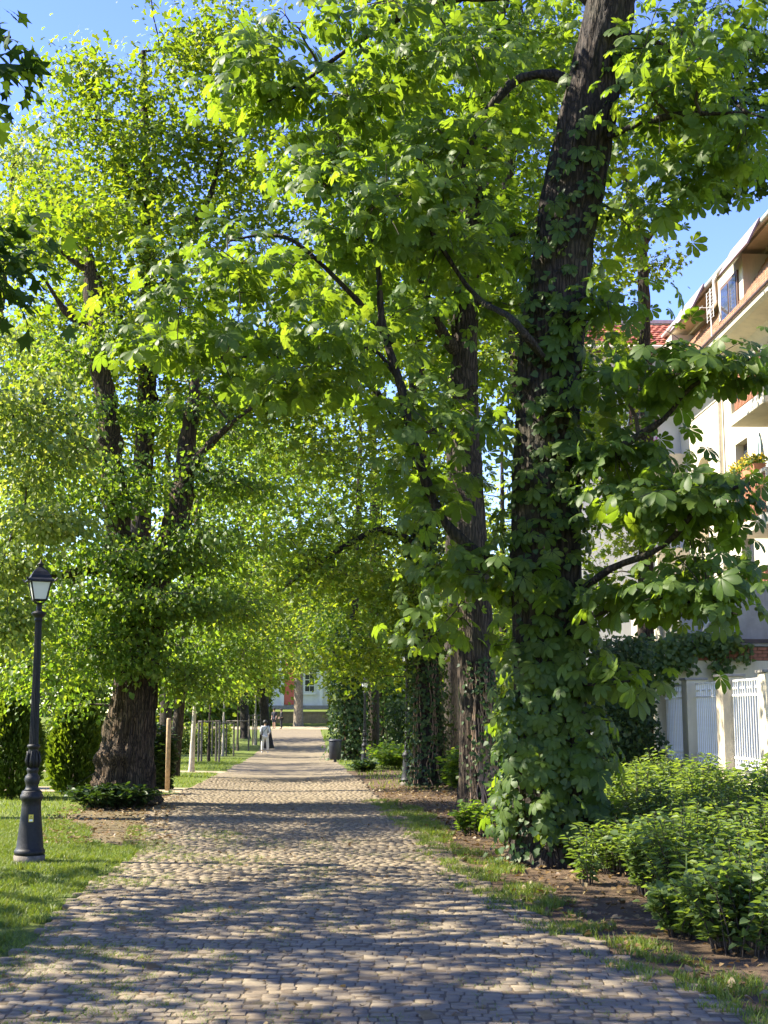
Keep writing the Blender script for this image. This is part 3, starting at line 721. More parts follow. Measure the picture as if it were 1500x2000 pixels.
r = tree('maple_tree', 'ivy-clad maple beside the black lamp base, third tree on the right', ct3, [PL([(830, 1080, D3, .12), (770, 1045, 31, .10), (715, 1045, 30.6, .08), (640, 1090, 30.2, .06), (560, 1145, 30, .03)]), PL([(820, 900, D3, .1), (740, 780, 31, .07), (650, 700, 30.6, .03)])],
         [(700, 900, 31, 200, 170, 3.5, 120), (640, 1110, 31, 150, 110, 2.6, 90), (780, 1180, 31.2, 90, 130, 1.6, 70), (720, 640, 31.5, 200, 160, 3.5, 110), (560, 760, 30.5, 150, 130, 2.5, 80), (690, 1290, 31.5, 60, 60, 1.0, 30), (780, 360, 32, 220, 180, 3.5, 90)], 'maple', M['maple'], M['bark_dark'], .098, 28, .46, seed=8.1)
add_crown(r, 'maple_far', M['maple'])
D4 = 60.0
ct4 = PL([(683, 1482, D4, .32), (684, 1380, D4, .28), (690, 1200, D4, .22), (700, 1000, D4, .15), (705, 800, D4, .06)])
r = tree('linden_tree', 'dark ivy-wrapped tree beside the litter bin, right of the far path', ct4, [], [(690, 1150, 60, 110, 130, 4.5, 130), (760, 1260, 60, 110, 90, 4, 90), (655, 1255, 59.5, 50, 55, 2, 45), (640, 980, 60, 130, 120, 4.5, 100), (720, 1320, 60, 70, 40, 2, 30)], 'linden', M['linden'], M['bark_dark'], .16, 26, .6, seed=10.1)
add_crown(r, 'flat2', M['linden'])
ct5 = PL([(742, 1472, 72, .26), (742, 1350, 72, .22), (740, 1150, 72, .15), (738, 900, 72, .06)])
r = tree('linden_tree', 'thin dark tree standing between the two lamp bases on the right', ct5, [], [(740, 1180, 72, 130, 140, 5, 130), (820, 1300, 72, 120, 70, 4, 80), (640, 1150, 72, 90, 120, 4, 90), (860, 1150, 72, 130, 150, 4, 100)], 'linden', M['far_leaf'], M['bark_dark'], .2, 18, .7, seed=12.1)
add_crown(r, 'flat2', M['far_leaf'])

# ---- left side
DL = 25.0
ctL = PL([(250, 1568, DL, .52), (250, 1530, DL, .46), (252, 1450, DL, .42), (260, 1380, DL, .40), (268, 1300, DL, .38), (275, 1200, DL, .40), (290, 1120, DL, .34)])
lL = [PL([(275, 1230, DL, .33), (250, 1130, DL + .1, .29), (215, 1000, DL + .3, .25), (206, 850, DL + .5, .22), (195, 720, DL + .6, .19), (186, 600, DL + .7, .16), (183, 520, DL + .8, .11), (178, 440, DL + .8, .05), (165, 380, DL + .8, .012)]),
      PL([(290, 1150, DL, .30), (330, 1050, DL, .26), (352, 950, DL + .1, .22), (362, 850, DL + .2, .18), (380, 740, DL + .3, .09), (395, 640, DL + .3, .012)]),
      PL([(192, 640, DL + .7, .12), (150, 625, DL + .5, .09), (115, 590, DL + .3, .06), (90, 550, DL, .03)]), PL([(240, 1100, DL, .14), (170, 1115, DL - .5, .11), (110, 1125, DL - 1, .07), (40, 1100, DL - 1.4, .03)]),
      PL([(185, 540, DL + .7, .07), (130, 500, DL + .5, .05), (90, 470, DL + .2, .02)]), PL([(205, 900, DL + .4, .11), (150, 850, DL, .08), (90, 800, DL - .4, .03)]), PL([(360, 930, DL, .10), (430, 850, DL - .3, .07), (500, 790, DL - .6, .03)])]
bL = [(180, 1090, 24, 170, 55, 2.0, 60), (400, 1060, 24.8, 130, 60, 2.0, 55), (120, 960, 24.5, 120, 60, 1.6, 40), (310, 930, 25.4, 190, 55, 2.4, 60), (270, 1180, 24.2, 200, 45, 2.0, 70), (440, 1190, 25.4, 100, 50, 2.0, 40), (110, 1230, 24, 110, 50, 1.8, 44), (320, 1290, 24.4, 80, 35, 1.4, 20), (60, 1330, 24.2, 80, 40, 1.4, 22), (410, 1330, 25.5, 80, 45, 1.6, 24), (200, 1290, 23.8, 60, 30, .6, 12), (460, 960, 25.5, 110, 60, 2, 34),
      (255, 1260, 24.1, 110, 45, .5, 26), (290, 1190, 24.2, 120, 50, .6, 30), (235, 1325, 24.1, 60, 22, .35, 8), (260, 1080, 24.4, 130, 60, .8, 34), (230, 980, 24.6, 110, 50, .8, 26), (240, 800, 25.2, 150, 45, 2.0, 40), (420, 820, 25.4, 110, 50, 2.0, 32), (110, 1390, 24.6, 40, 25, .8, 7), (360, 1370, 25, 40, 25, .8, 6), (150, 700, 25.6, 110, 50, 1.8, 26), (300, 660, 25.6, 110, 55, 1.8, 26)]
burl = [(P(214, 1482, DL - .22), .24, .17), (P(238, 1474, DL - .42), .17, .16), (P(205, 1530, DL - .2), .2, .14), (P(292, 1500, DL - .2), .2, .10), (P(262, 1390, DL - .45), .16, .07)]
r = tree('linden_tree', 'old linden with thick burled trunk and two dark stems beside the lawn', ctL, lL, bL, 'linden', M['linden'], M['bark_linden'], .08, 34, .34, hires=True, per_cl=9, flare=.22, burls=burl, ridge=.12, seed=14.1, droop=.7, rb=.034, rt=.009, clump=.9, flat=.32)
add_crown(r, 'linden', M['linden'])
DM = 31.0
ctM = PL([(262, 1542, DM, .30), (264, 1400, DM, .28), (272, 1100, DM, .25), (285, 800, DM, .22), (290, 500, DM, .18), (285, 300, DM, .12), (280, 100, DM, .06)])
bM = [(240, 300, 30.5, 190, 170, 3.5, 150), (400, 110, 30.5, 100, 120, 2.5, 60), (155, 130, 30, 55, 90, 1.2, 20), (200, 440, 24.6, 90, 60, 1.0, 24), (230, 640, 24.6, 70, 50, 1.0, 14), (150, 470, 30.5, 160, 120, 3, 90), (370, 440, 31, 190, 190, 3.5, 130), (280, 640, 31, 200, 130, 3.2, 100), (430, 740, 31, 170, 150, 3, 100), (90, 690, 30.5, 100, 100, 2, 40), (460, 200, 31.5, 130, 200, 3, 80), (200, 830, 31, 160, 110, 2.4, 60), (560, 420, 32, 130, 200, 3, 60), (400, -120, 31, 260, 140, 3.5, 70)]
lM = [PL([(300, 780, DM, .13), (220, 600, 30.6, .09), (160, 480, 30.3, .04)]), PL([(295, 600, DM, .12), (380, 430, 31, .08), (440, 280, 31, .04)]), PL([(440, 290, 31, .04), (340, 260, 30.6, .05), (240, 235, 30.3, .035), (150, 230, 30, .02)]), PL([(288, 400, DM, .1), (200, 250, 30.3, .06), (150, 110, 30, .02)])]
r = tree('maple_tree', 'tall sunlit yellow-green maple rising against the sky behind the old linden', ctM, lM, bM, 'maple', M['maple'], M['bark'], .102, 34, .46, per_cl=11, seed=16.1, clump=.7)
add_crown(r, 'maple_far', M['maple'])
# flowering linden reaching in from the left
ctY = PL([(-210, 1592, 22, .34), (-205, 1400, 22, .30), (-190, 1100, 22, .25), (-170, 800, 22, .2), (-160, 500, 22, .12), (-150, 300, 22, .06)])
bY = [(60, 800, 21.5, 110, 80, 1.4, 60), (60, 900, 21.5, 120, 70, 1.4, 50), (90, 1020, 21, 110, 45, 1.2, 45), (20, 1120, 21.5, 90, 60, 1.2, 40), (10, 1230, 21.5, 70, 60, 1.2, 30), (-150, 900, 22, 200, 200, 3, 40), (20, 660, 22.5, 60, 60, 1.0, 10)]
lY = [PL([(-195, 1150, 22, .12), (-90, 1040, 21.6, .08), (40, 1010, 21.2, .04), (150, 1030, 21, .015)]), PL([(-180, 950, 22, .1), (-60, 840, 21.7, .06), (80, 790, 21.5, .02)])]
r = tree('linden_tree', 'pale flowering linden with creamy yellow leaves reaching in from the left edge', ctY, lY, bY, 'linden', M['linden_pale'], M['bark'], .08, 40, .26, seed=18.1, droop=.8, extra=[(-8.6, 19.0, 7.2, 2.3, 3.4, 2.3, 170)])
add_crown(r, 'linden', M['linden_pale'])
ctZ = PL([(-60, 1496, 48, .35), (-50, 1200, 48, .3), (-20, 800, 48, .22), (10, 500, 48, .14), (30, 300, 48, .05)])
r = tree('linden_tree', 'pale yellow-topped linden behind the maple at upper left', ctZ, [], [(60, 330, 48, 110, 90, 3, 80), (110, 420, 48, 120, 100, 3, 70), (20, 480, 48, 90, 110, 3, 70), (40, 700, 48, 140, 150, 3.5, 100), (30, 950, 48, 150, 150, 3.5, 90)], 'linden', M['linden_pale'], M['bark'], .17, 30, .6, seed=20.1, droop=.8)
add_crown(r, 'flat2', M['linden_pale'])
# shady maple whose tips enter at the left edge (trunk outside the frame)
ctA = np.array([[-8.0, 10.5, 0, .30], [-7.95, 10.5, 1.5, .27], [-7.8, 10.6, 4, .24], [-7.6, 10.6, 7, .16], [-7.5, 10.5, 10, .06]])
lA = [np.array([[-7.8, 10.6, 3.6, .12], [-6.4, 11.2, 4.6, .08], [-5, 11.8, 5.4, .05], [-4.0, 12.1, 5.6, .02]]), np.array([[-7.6, 10.6, 6, .12], [-6.0, 11.4, 7.4, .08], [-4.7, 12, 8, .04], [-3.6, 12, 8.1, .015]]), np.array([[-7.8, 10.6, 3.9, .12], [-6.2, 9.4, 5.2, .08], [-4.8, 8.6, 6.2, .04]]), np.array([[-7.8, 10.6, 4.6, .12], [-8.0, 12.6, 6.2, .08], [-8, 14.2, 7.2, .04]])]
bA = [(-25, 140, 12, 60, 70, .6, 10), (-25, 480, 12.2, 45, 90, .6, 12), (-5, 610, 12.2, 50, 60, .5, 9), (-220, 400, 12.3, 140, 250, 1.2, 40)]
bAw = [(-8.0, 11.0, 6.6, 3.2, 5.4, 3.0, 620)]
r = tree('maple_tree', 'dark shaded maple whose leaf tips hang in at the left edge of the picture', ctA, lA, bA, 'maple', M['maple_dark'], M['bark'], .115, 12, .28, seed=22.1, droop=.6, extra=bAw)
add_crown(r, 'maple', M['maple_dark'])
# a second shade tree further to the left of the camera, outside the frame, seen only by its shade on the paving
ctB = np.array([[-8.5, 5.5, 0, .3], [-8.4, 5.5, 3, .24], [-8.3, 5.5, 7, .15], [-8.3, 5.5, 9.5, .05]])
def world_tree(name, label, ct_, blobs, tpl, mat, bark, size, per, R, seed=0, droop=.5, group=None):
    base = ct_[0][:3]; root = thing(name, label, 'tree', base, group=group)
    bark_trunk('trunk', ct_, bark, root, base, sides=24, step=.2, ridge=.03, flare=.12, seed=seed)
    A = np.vstack([wblob(*b) for b in blobs]); sk = resample(ct_, .3); sk = sk[sk[:, 2] > base[2] + 1.2]
    br, tw, dirs = connect(sk, A, 10, rb=.02)
    v1, f1 = tubes_np(br, 5); v2, f2 = tubes_np(tw, 3); mesh_obj('branches', np.vstack([v1, v2]), [f1, f2 + len(v1)], M['twig'], root, smooth=True, origin=base)['kind'] = 'stuff'
    pos, a, nn, s = clump_leaves(A, dirs, per, R, size, droop)
    leaf_obj('crown', tpl, pos, a, nn, s, mat, root, base); return root
world_tree('maple_tree', 'leafy maple left of the viewer, known only by its shade on the paving', ctB, [(-8.0, 4.5, 6.2, 3.4, 3.6, 2.8, 420)], 'maple_far', M['maple_dark'], M['bark'], .12, 10, .34, seed=24)

# ---- trees along the far left side and in the background
def far_tree(name, label, px, d, r0, top, blobs, mat, size, per, R, lean=0, tpl='linden', bark='bark', seed=0, group=None):
    b = G(px, HOR + 5, 0) if False else None
    x = (px - CX) / FPX * d; z0 = float(gz(x, d)); b0 = np.array([x, d, z0])
    t_ = P(px + lean, top, d); k = np.linspace(0, 1, 5)
    c_ = np.array([[*(b0 * (1 - q) + t_ * q), r0 * (1 - .8 * q)] for q in k]); c_[0, 2] -= .05
    rr = tree(name, label, c_, [], blobs, tpl, mat, M[bark], size, per, R, seed=seed, group=group, flare=r0 * .35, ridge=.02, rb=.03, rt=.01)
    return add_crown(rr, 'flat2' if d > 44 else tpl, mat)
far_tree('linden_tree', 'linden with a plain brown trunk just right of the pale wooden stake', 345, 38, .17, 800, [(400, 1230, 38, 130, 110, 2.6, 90), (480, 1080, 38, 140, 140, 3, 100), (340, 1320, 38, 110, 50, 2, 40), (480, 1290, 39, 90, 60, 2, 40), (520, 900, 38, 130, 130, 3, 70)], M['linden'], .105, 44, .5, lean=60, seed=30)
far_tree('young_linden_tree', 'young tree with a whitewashed trunk on the sunny lawn', 380, 43, .09, 1250, [(390, 1350, 43, 60, 55, 1.2, 26), (400, 1270, 43, 80, 60, 1.5, 30)], M['linden'], .11, 16, .36, lean=8, bark='whitewash', seed=31)
far_tree('linden_tree', 'dark leaning linden trunk just behind the walker in white', 528, 83, .32, 1000, [(520, 1250, 83, 75, 80, 4, 90), (460, 1290, 82, 80, 60, 4, 60), (545, 1130, 84, 90, 110, 5, 90), (545, 1320, 82, 22, 30, 1.5, 16)], M['far_leaf'], .26, 18, .85, lean=-60, seed=32, bark='bark_dark')
far_tree('linden_tree', 'dark far linden trunk left of the staked saplings', 483, 98, .34, 1000, [(440, 1270, 98, 90, 80, 5, 80), (470, 1150, 98, 100, 120, 6, 90), (380, 1290, 96, 80, 70, 5, 60)], M['far_leaf'], .3, 18, .95, lean=-20, seed=33, bark='bark_dark')
far_tree('plane_tree', 'pale far trunk lit on its left side in front of the low stone wall', 585, 124, .46, 900, [(600, 1210, 122, 80, 80, 5, 90), (540, 1150, 124, 100, 120, 6, 90), (650, 1120, 124, 100, 130, 6, 90), (600, 1295, 118, 60, 22, 2, 26)], M['far_leaf'], .34, 18, 1.0, seed=34, bark='bark_pale')
k = 0
for (px, d, top, cy, rx, ry, lab) in ((60, 70, 900, 1200, 190, 170, 'broad sunlit tree behind the conifers at far left'), (250, 85, 900, 1180, 170, 180, 'round tree behind the old linden trunk'), (820, 90, 800, 1130, 170, 200, 'tree filling the gap behind the ivy-clad maple'), (980, 75, 800, 1120, 170, 230, 'tree behind the second chestnut trunk'),
                                      (1130, 62, 700, 1000, 150, 250, 'tree between the chestnut and the houses'), (420, 130, 850, 1130, 170, 200, 'distant tree left of the palace'), (700, 140, 850, 1130, 170, 200, 'distant tree right of the palace'), (730, 66, 500, 820, 230, 200, 'tall crown arching above the far path'), (880, 50, 300, 560, 230, 260, 'tall crown behind the second chestnut'), (330, 62, 560, 830, 260, 200, 'tall green crown filling the gap between the linden and the maple'), (520, 95, 600, 850, 200, 200, 'distant crown above the walkers'), (-60, 55, 700, 1000, 170, 250, 'tree at the far left edge behind the flowering linden')):
    k += 1
    S = d / 60
    far_tree('background_tree', lab, px, d, .3, top, [(px, cy, d, rx, ry, 4.5 * S, 190), (px + rx * .3, cy + ry * .5, d - 2, rx * .6, ry * .5, 3 * S, 60)], M['far_leaf'], .22 * max(.8, S), 20, .7 * S, seed=40 + k, group='background trees')
# maple by the houses
ctH = PL([(1262, 1530, 33, .22), (1262, 1100, 33, .2), (1262, 800, 33, .17), (1257, 580, 33, .15), (1252, 470, 33, .13), (1242, 420, 33, .10), (1215, 330, 33, .06)])
r = tree('maple_tree', 'slim grey maple stem in front of the red tiled roof', ctH, [PL([(1254, 490, 33, .08), (1275, 450, 33, .06), (1300, 420, 33, .03)])], [(1250, 400, 33, 95, 70, 1.6, 36), (1290, 510, 33, 50, 50, 1.0, 13), (1190, 520, 33, 80, 120, 1.6, 45), (1190, 660, 33, 70, 80, 1.5, 30), (1180, 850, 33, 90, 120, 1.6, 50), (1200, 1050, 33, 80, 120, 1.6, 40)], 'maple', M['maple'], M['bark'], .095, 16, .27, seed=61)
add_crown(r, 'maple', M['maple'])
ctH2 = np.array([[9.3, 24, 0, .2], [9.2, 24, 5, .17], [9.0, 23.5, 9, .12], [8.6, 23, 12, .05]])
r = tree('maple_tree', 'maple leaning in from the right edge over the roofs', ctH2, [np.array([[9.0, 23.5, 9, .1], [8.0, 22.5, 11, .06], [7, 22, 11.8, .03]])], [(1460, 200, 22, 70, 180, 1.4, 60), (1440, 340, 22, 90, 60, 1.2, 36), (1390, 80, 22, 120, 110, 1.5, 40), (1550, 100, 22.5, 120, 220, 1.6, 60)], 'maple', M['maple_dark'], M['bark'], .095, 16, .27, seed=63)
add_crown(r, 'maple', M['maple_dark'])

# ------------------------------------------------------------------ ivy on trunks
def ivy(label, ctrl, z0, z1, n, size, out, mat=None, stems=14, group=None, ang=None):
    c = resample(ctrl, .08); base = c[0, :3]
    root = thing('ivy', label, 'ivy', base, group=group)
    r = np.random.default_rng(int(n)); zz = r.uniform(z0, z1, n); i = np.array([np.argmin(abs(c[:, 2] - z)) for z in zz])
    th = r.uniform(-math.pi, math.pi, n) if ang is None else r.normal(ang[0], ang[1], n)
    u = np.stack([np.cos(th), np.sin(th), np.zeros(n)], -1)
    lum = np.array([1 + .8 * mnoise.noise(Vector((q[0] * 2, q[1] * 2, z * 1.6))) for q, z in zip(u, zz)])
    pos = c[i, :3] + u * (c[i, 3:4] + .03 + out * np.clip(lum, .1, 2)[:, None] * r.random((n, 1))); pos[:, 2] = zz
    a = u * .4 + np.array([0, 0, -.9]) + r.normal(size=(n, 3)) * .5; nn = u + np.array([0, 0, .5]) + r.normal(size=(n, 3)) * .35
    leaf_obj('leaves', 'ivy', pos, a, nn, size * r.uniform(.6, 1.3, n), mat or M['ivy'], root, base)
    tb = []
    for k in range(stems):
        th = r.uniform(-math.pi, 0) if ang is None else r.normal(ang[0], ang[1] * .8); pts = []
        for z in np.arange(base[2] + .02, base[2] + (z1 - base[2]) * r.uniform(.5, 1), .12):
            j = np.argmin(abs(c[:, 2] - z)); th += r.normal(0, .06)
            fl = .14 * math.exp(-(z - base[2]) / .3)
            pts.append(np.array([c[j, 0] + math.cos(th) * (c[j, 3] + .035 + fl), c[j, 1] + math.sin(th) * (c[j, 3] + .035 + fl), z]))
        if len(pts) > 3: tb.append((np.array(pts), np.linspace(.016, .006, len(pts))))
    if tb:
        v, f = tubes_np(tb, 5); mesh_obj('stems', v, [f], M['vine'], root, smooth=True, origin=base)['kind'] = 'stuff'
    return root
ivy('dry tan ivy stems with scattered leaves on the second trunk on the right', ct2, .1, 2.6, 420, .07, .08, stems=34, ang=(-1.15, .55))
ivy('dark ivy wrapping the third trunk on the right', ct3, .05, 6.5, 4200, .09, .22)
ivy('dense dark ivy mass around the tree by the litter bin', ct4, -.35, 5.5, 4600, .15, .75)
ivy('dark ivy around the thin tree between the lamp bases', ct5, -.5, 4.5, 1500, .15, .5)
ivy('young ivy sprigs climbing the upper chestnut trunk', ct[3:], 2.2, 8.2, 500, .075, .12, stems=0, ang=(-1.7, .8))
ivy('small ivy leaves at the foot of the large chestnut', ct, .05, 1.9, 700, .07, .25, stems=0, ang=(-2.5, .9))

# ------------------------------------------------------------------ shrubs and low plants
def shrub(name, label, x, y, rx, ry, h, stems, lper, size, tpl='lance', mat='shrub', group=None, cat='shrub', arch=.5, bare=.15, seed=0):
    r = np.random.default_rng(seed + 100); z0 = float(gz(x, y)); base = np.array([x, y, z0])
    root = thing(name, label, cat, base, group=group); tb = []; pp = []; aa = []; na = []
    for k in range(stems):
        th = r.uniform(0, 2 * math.pi); q = math.sqrt(r.random()); e = np.array([math.cos(th) * rx * q, math.sin(th) * ry * q, 0])
        hh = h * (1 - .35 * q * q) * r.uniform(.7, 1.08)
        p0 = base + e * .45 + np.array([0, 0, -.01]); p1 = base + e * (.45 + .25 * arch) + np.array([0, 0, hh * .65]); p2 = base + e * (.8 + .5 * arch * r.random()) + np.array([0, 0, hh]) + np.array([*r.normal(0, .05, 2), 0])
        t = np.linspace(0, 1, 7)[:, None]; pts = (1 - t) ** 2 * p0 + 2 * t * (1 - t) * p1 + t ** 2 * p2
        tb.append((pts, np.linspace(.007, .002, 7)))
        for m in range(lper):
            tt = bare + (1 - bare) * (m + r.random()) / lper; pt = (1 - tt) ** 2 * p0 + 2 * tt * (1 - tt) * p1 + tt ** 2 * p2
            an = m * 2.4 + r.normal(0, .4); o = np.array([math.cos(an), math.sin(an), .25 + r.normal(0, .25)])
            pp.append(pt + o * r.uniform(0, .05)); aa.append(o); na.append(np.array([0, 0, 1]) + r.normal(size=3) * .35)
    v, f = tubes_np(tb, 4); mesh_obj('stems', v, [f], M['twig'], root, origin=base)['kind'] = 'stuff'
    n = len(pp); leaf_obj('leaves', tpl, np.array(pp), np.array(aa), np.array(na), size * r.uniform(.65, 1.3, n), M[mat], root, base)
    return root
sg = 'leafy shrubs between the path and the fence'
for i, (px, py, d, rx, ry, h, st, lp, lab) in enumerate((
        (1430, 0, 9.6, .50, .5, .72, 34, 30, 'dark green shrub with bare forked stems, nearest at the right edge'),
        (1330, 0, 11.6, .50, .6, .88, 46, 34, 'bushy green shrub in the middle of the bed, behind the tall weed'),
        (1490, 0, 11.8, .55, .6, .95, 46, 34, 'tall shrub cut by the right picture edge'),
        (1265, 0, 12.6, .44, .55, .72, 38, 32, 'low shrub at the left front of the bed near the chestnut'),
        (1400, 0, 13.8, .6, .7, .98, 52, 34, 'shrub in the second row, below the nearest fence panel'),
        (1275, 0, 14.8, .6, .7, .92, 48, 34, 'sunlit shrub right of the chestnut foot'),
        (1520, 0, 14.5, .6, .7, 1.08, 46, 34, 'shrub below the last fence pillar at the right edge'),
        (1370, 0, 17.0, .8, .8, 1.08, 54, 34, 'sunlit yellow-green shrub at the back of the bed'),
        (1230, 0, 18.0, .7, .8, .95, 44, 34, 'pale sunlit shrub behind the chestnut trunk'),
        (1490, 0, 17.8, .8, .8, 1.15, 50, 34, 'tall shrub standing before the white fence panel'),
        (1310, 0, 21.0, .9, .9, 1.15, 46, 34, 'light green shrub in front of the first fence pillar'),
        (1185, 0, 22.0, .8, .9, .95, 40, 30, 'small shrub in front of the dark hedge'),
        (1320, 0, 10.3, .34, .35, .42, 24, 26, 'low leafy clump at the front edge of the bed, left of the forked shrub'),
        (1400, 0, 10.9, .45, .45, .70, 36, 30, 'shrub filling the gap between the forked shrub and the bushy one'),
        (1195, 0, 14.2, .34, .4, .62, 30, 28, 'small shrub tucked against the right side of the chestnut foot'))):
    shrub('shrub', lab, (px - CX) / FPX * d, d, rx, ry, h, int(st * 1.9), lp, (.082 if d < 16 else .10) * (.8 if i % 3 == 0 else 1), tpl='linden' if i % 3 == 0 else 'lance', group=sg, seed=i)
shrub('sapling_shrub', 'small leafy shoot beside the foot of the large chestnut', (1135 - CX) / FPX * 13.4, 13.4, .2, .2, .62, 10, 26, .09, seed=41)
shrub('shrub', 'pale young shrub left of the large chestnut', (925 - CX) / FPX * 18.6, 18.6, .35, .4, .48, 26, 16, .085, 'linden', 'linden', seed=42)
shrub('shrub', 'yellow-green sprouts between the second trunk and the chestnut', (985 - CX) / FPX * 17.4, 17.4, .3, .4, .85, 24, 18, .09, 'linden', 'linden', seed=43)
shrub('shrub', 'broad dark skirt of shoots around the foot of the old linden', (228 - CX) / FPX * 23.9, 23.9, 1.08, .7, .42, 150, 14, .10, 'linden', 'hedge', arch=.2, seed=44)
shrub('shrub', 'sunlit yellow-leaved shrub right of the third trunk', (893 - CX) / FPX * 30, 30, .5, .6, .95, 34, 18, .12, 'linden', 'linden', seed=45)
shrub('shrub', 'low green undergrowth behind the second trunk', (890 - CX) / FPX * 36, 36, 1.4, 1.4, .8, 70, 18, .14, 'linden', 'linden', seed=46)
shrub('shrub', 'green undergrowth left of the third trunk', (765 - CX) / FPX * 46, 46, 1.0, 1.6, .9, 60, 18, .15, 'linden', 'linden', seed=47)
shrub('shrub', 'ivy-like undergrowth around the far lamp base', (712 - CX) / FPX * 44, 44, .5, .5, .4, 50, 12, .13, 'ivy', 'ivy', seed=48)
shrub('shrub', 'tall sunny undergrowth behind the chestnut', (1010 - CX) / FPX * 30, 30, 1.0, 1.2, 1.6, 60, 24, .14, 'linden', 'linden', seed=49)
shrub('shrub', 'dark evergreen bush right of the old linden trunk', (325 - CX) / FPX * 31, 31, .40, .4, 1.5, 90, 34, .10, 'ivy', 'hedge', arch=.1, bare=.02, seed=50)
# tall pale weed stalk standing free in front of the shrubs
wx, wy = (1325 - CX) / FPX * 10.2, 10.2
wr = thing('weed_stalk', 'tall pale green weed with drooping leaves in front of the shrubs', 'weed', (wx, wy, 0))
mb = MB().tube([(0, 0, -.01), (.005, 0, .2), (-.005, 0, .42), (.0, 0, .62)], [.011, .010, .008, .004], 7); mb.build('stem', M['linden_pale'], wr, True)
r = np.random.default_rng(5); n = 12
th = np.arange(n) * 2.4; zz = np.linspace(.12, .6, n); u = np.stack([np.cos(th), np.sin(th), np.full(n, .25)], -1)
leaf_obj('leaves', 'lance', np.stack([0 * zz, 0 * zz, zz], -1), u, np.tile([0, 0, 1.], (n, 1)) + r.normal(size=(n, 3)) * .2, np.linspace(.24, .12, n), M['linden_pale'], wr, (0, 0, 0))

# thuja cones
def thuja(label, x, y, h, rad, n, seed):
    r = np.random.default_rng(seed); z0 = float(gz(x, y)); base = np.array([x, y, z0]); root = thing('thuja', label, 'conifer', base, group='clipped conifers on the lawn')
    MB().tube([(0, 0, -.05), (0, 0, h * .9)], [.07, .02], 8).build('trunk', M['bark'], root)
    t = r.random(n) ** .8; th = r.uniform(0, 2 * math.pi, n)
    prof = rad * np.sin(np.clip(t * .93 + .07, 0, 1) * math.pi) ** .55 * (1.1 - .55 * t)
    lump = np.array([1 + .22 * mnoise.noise(Vector((math.cos(q) * 1.8 + seed, math.sin(q) * 1.8, k * h * 1.6))) for q, k in zip(th, t)])
    rr = prof * lump * (1 - .30 * r.random(n) ** 2); u = np.stack([np.cos(th), np.sin(th), np.zeros(n)], -1)
    pos = base + u * rr[:, None] + np.stack([0 * t, 0 * t, t * h], -1)
    a = u * .6 + np.array([0, 0, .75]) + r.normal(size=(n, 3)) * .35; nn = np.cross(u, np.array([0, 0, 1.])) + r.normal(size=(n, 3)) * .5
    leaf_obj('foliage', 'spray', pos, a, nn, r.uniform(.08, .19, n), M['thuja'], root, base)
for i, (px, d, h, rad, lab) in enumerate(((35, 27, 2.1, .60, 'round bushy conifer directly left of the lamp post'), (158, 28.5, 2.3, .58, 'round conifer between the lamp post and the old linden'), (-25, 31, 2.3, .7, 'conifer at the left picture edge'))):
    thuja(lab, (px - CX) / FPX * d, d, h, rad, 9500, i + 3)

# hedges: leaf shells
def hedge(name, label, x0, x1, y0, y1, h, n, size, mat, seed=0, tpl='flat2'):
    r = np.random.default_rng(seed); xm, ym = (x0 + x1) / 2, (y0 + y1) / 2; z0 = float(gz(xm, ym)); base = np.array([xm, ym, z0]); root = thing(name, label, 'hedge', base)
    tb = [(np.array([[x, ym + r.normal(0, .1), z0 - .05], [x + r.normal(0, .1), ym, z0 + h * .5], [x + r.normal(0, .15), ym, z0 + h * .9]]), np.array([.03, .02, .008])) for x in np.arange(x0 + .1, x1, .35)]
    v, f = tubes_np(tb, 5); mesh_obj('stems', v, [f], M['twig'], root, origin=base)['kind'] = 'stuff'
    p = np.stack([r.uniform(x0, x1, n), r.uniform(y0, y1, n), z0 + h * r.random(n) ** .9], -1)
    p += np.array([[.25 * mnoise.noise(Vector(q * 1.1)), .25 * mnoise.noise(Vector(q * 1.1 + np.array([9, 0, 0]))), .35 * mnoise.noise(Vector(q * .9 + np.array([0, 9, 0]))) * (q[2] - z0) / h] for q in p])
    a = r.normal(size=(n, 3)) + np.array([0, -.6, -.3]); nn = np.array([0, -.6, .8]) + r.normal(size=(n, 3)) * .5
    leaf_obj('leaves', tpl, p, a, nn, size * r.uniform(.6, 1.3, n), M[mat], root, base)
xa = lambda px, d: (px - CX) / FPX * d
hedge('hedge', 'dark overgrown evergreen hedge between chestnut and fence', xa(1165, 29), xa(1268, 29), 28, 30.5, 3.3, 9000, .12, 'hedge', 1)
hedge('hedge', 'long clipped green hedge across the back of the left lawn', xa(-150, 72), xa(455, 72), 71.4, 72.6, 1.6, 14000, .16, 'far_leaf', 2)
hedge('hedge', 'far dark hedge behind the right-hand trunks', xa(760, 64), xa(1200, 50), 60, 63, 2.6, 12000, .2, 'hedge', 3)
hedge('hedge', 'leafy thicket behind the second trunk and the chestnut', xa(950, 40), xa(1200, 40), 39, 41, 3.0, 9000, .16, 'far_leaf', 4)

hedge('hedge', 'distant wood edge closing the view at far left', xa(-250, 165), xa(320, 165), 160, 170, 13, 9000, .9, 'far_leaf', 5)
hedge('hedge', 'distant wood edge closing the view at right behind the trunks', xa(830, 165), xa(1500, 165), 160, 170, 16, 11000, .9, 'far_leaf', 6)
hedge('hedge', 'tall leafy bushes left of the low stone wall at the far end', xa(300, 127), xa(532, 127), 125.6, 128, 5.5, 6000, .5, 'far_leaf', 7)
hedge('hedge', 'tall leafy bushes right of the low stone wall at the far end', xa(642, 127), xa(900, 127), 125.6, 128, 6.0, 6000, .5, 'far_leaf', 8)
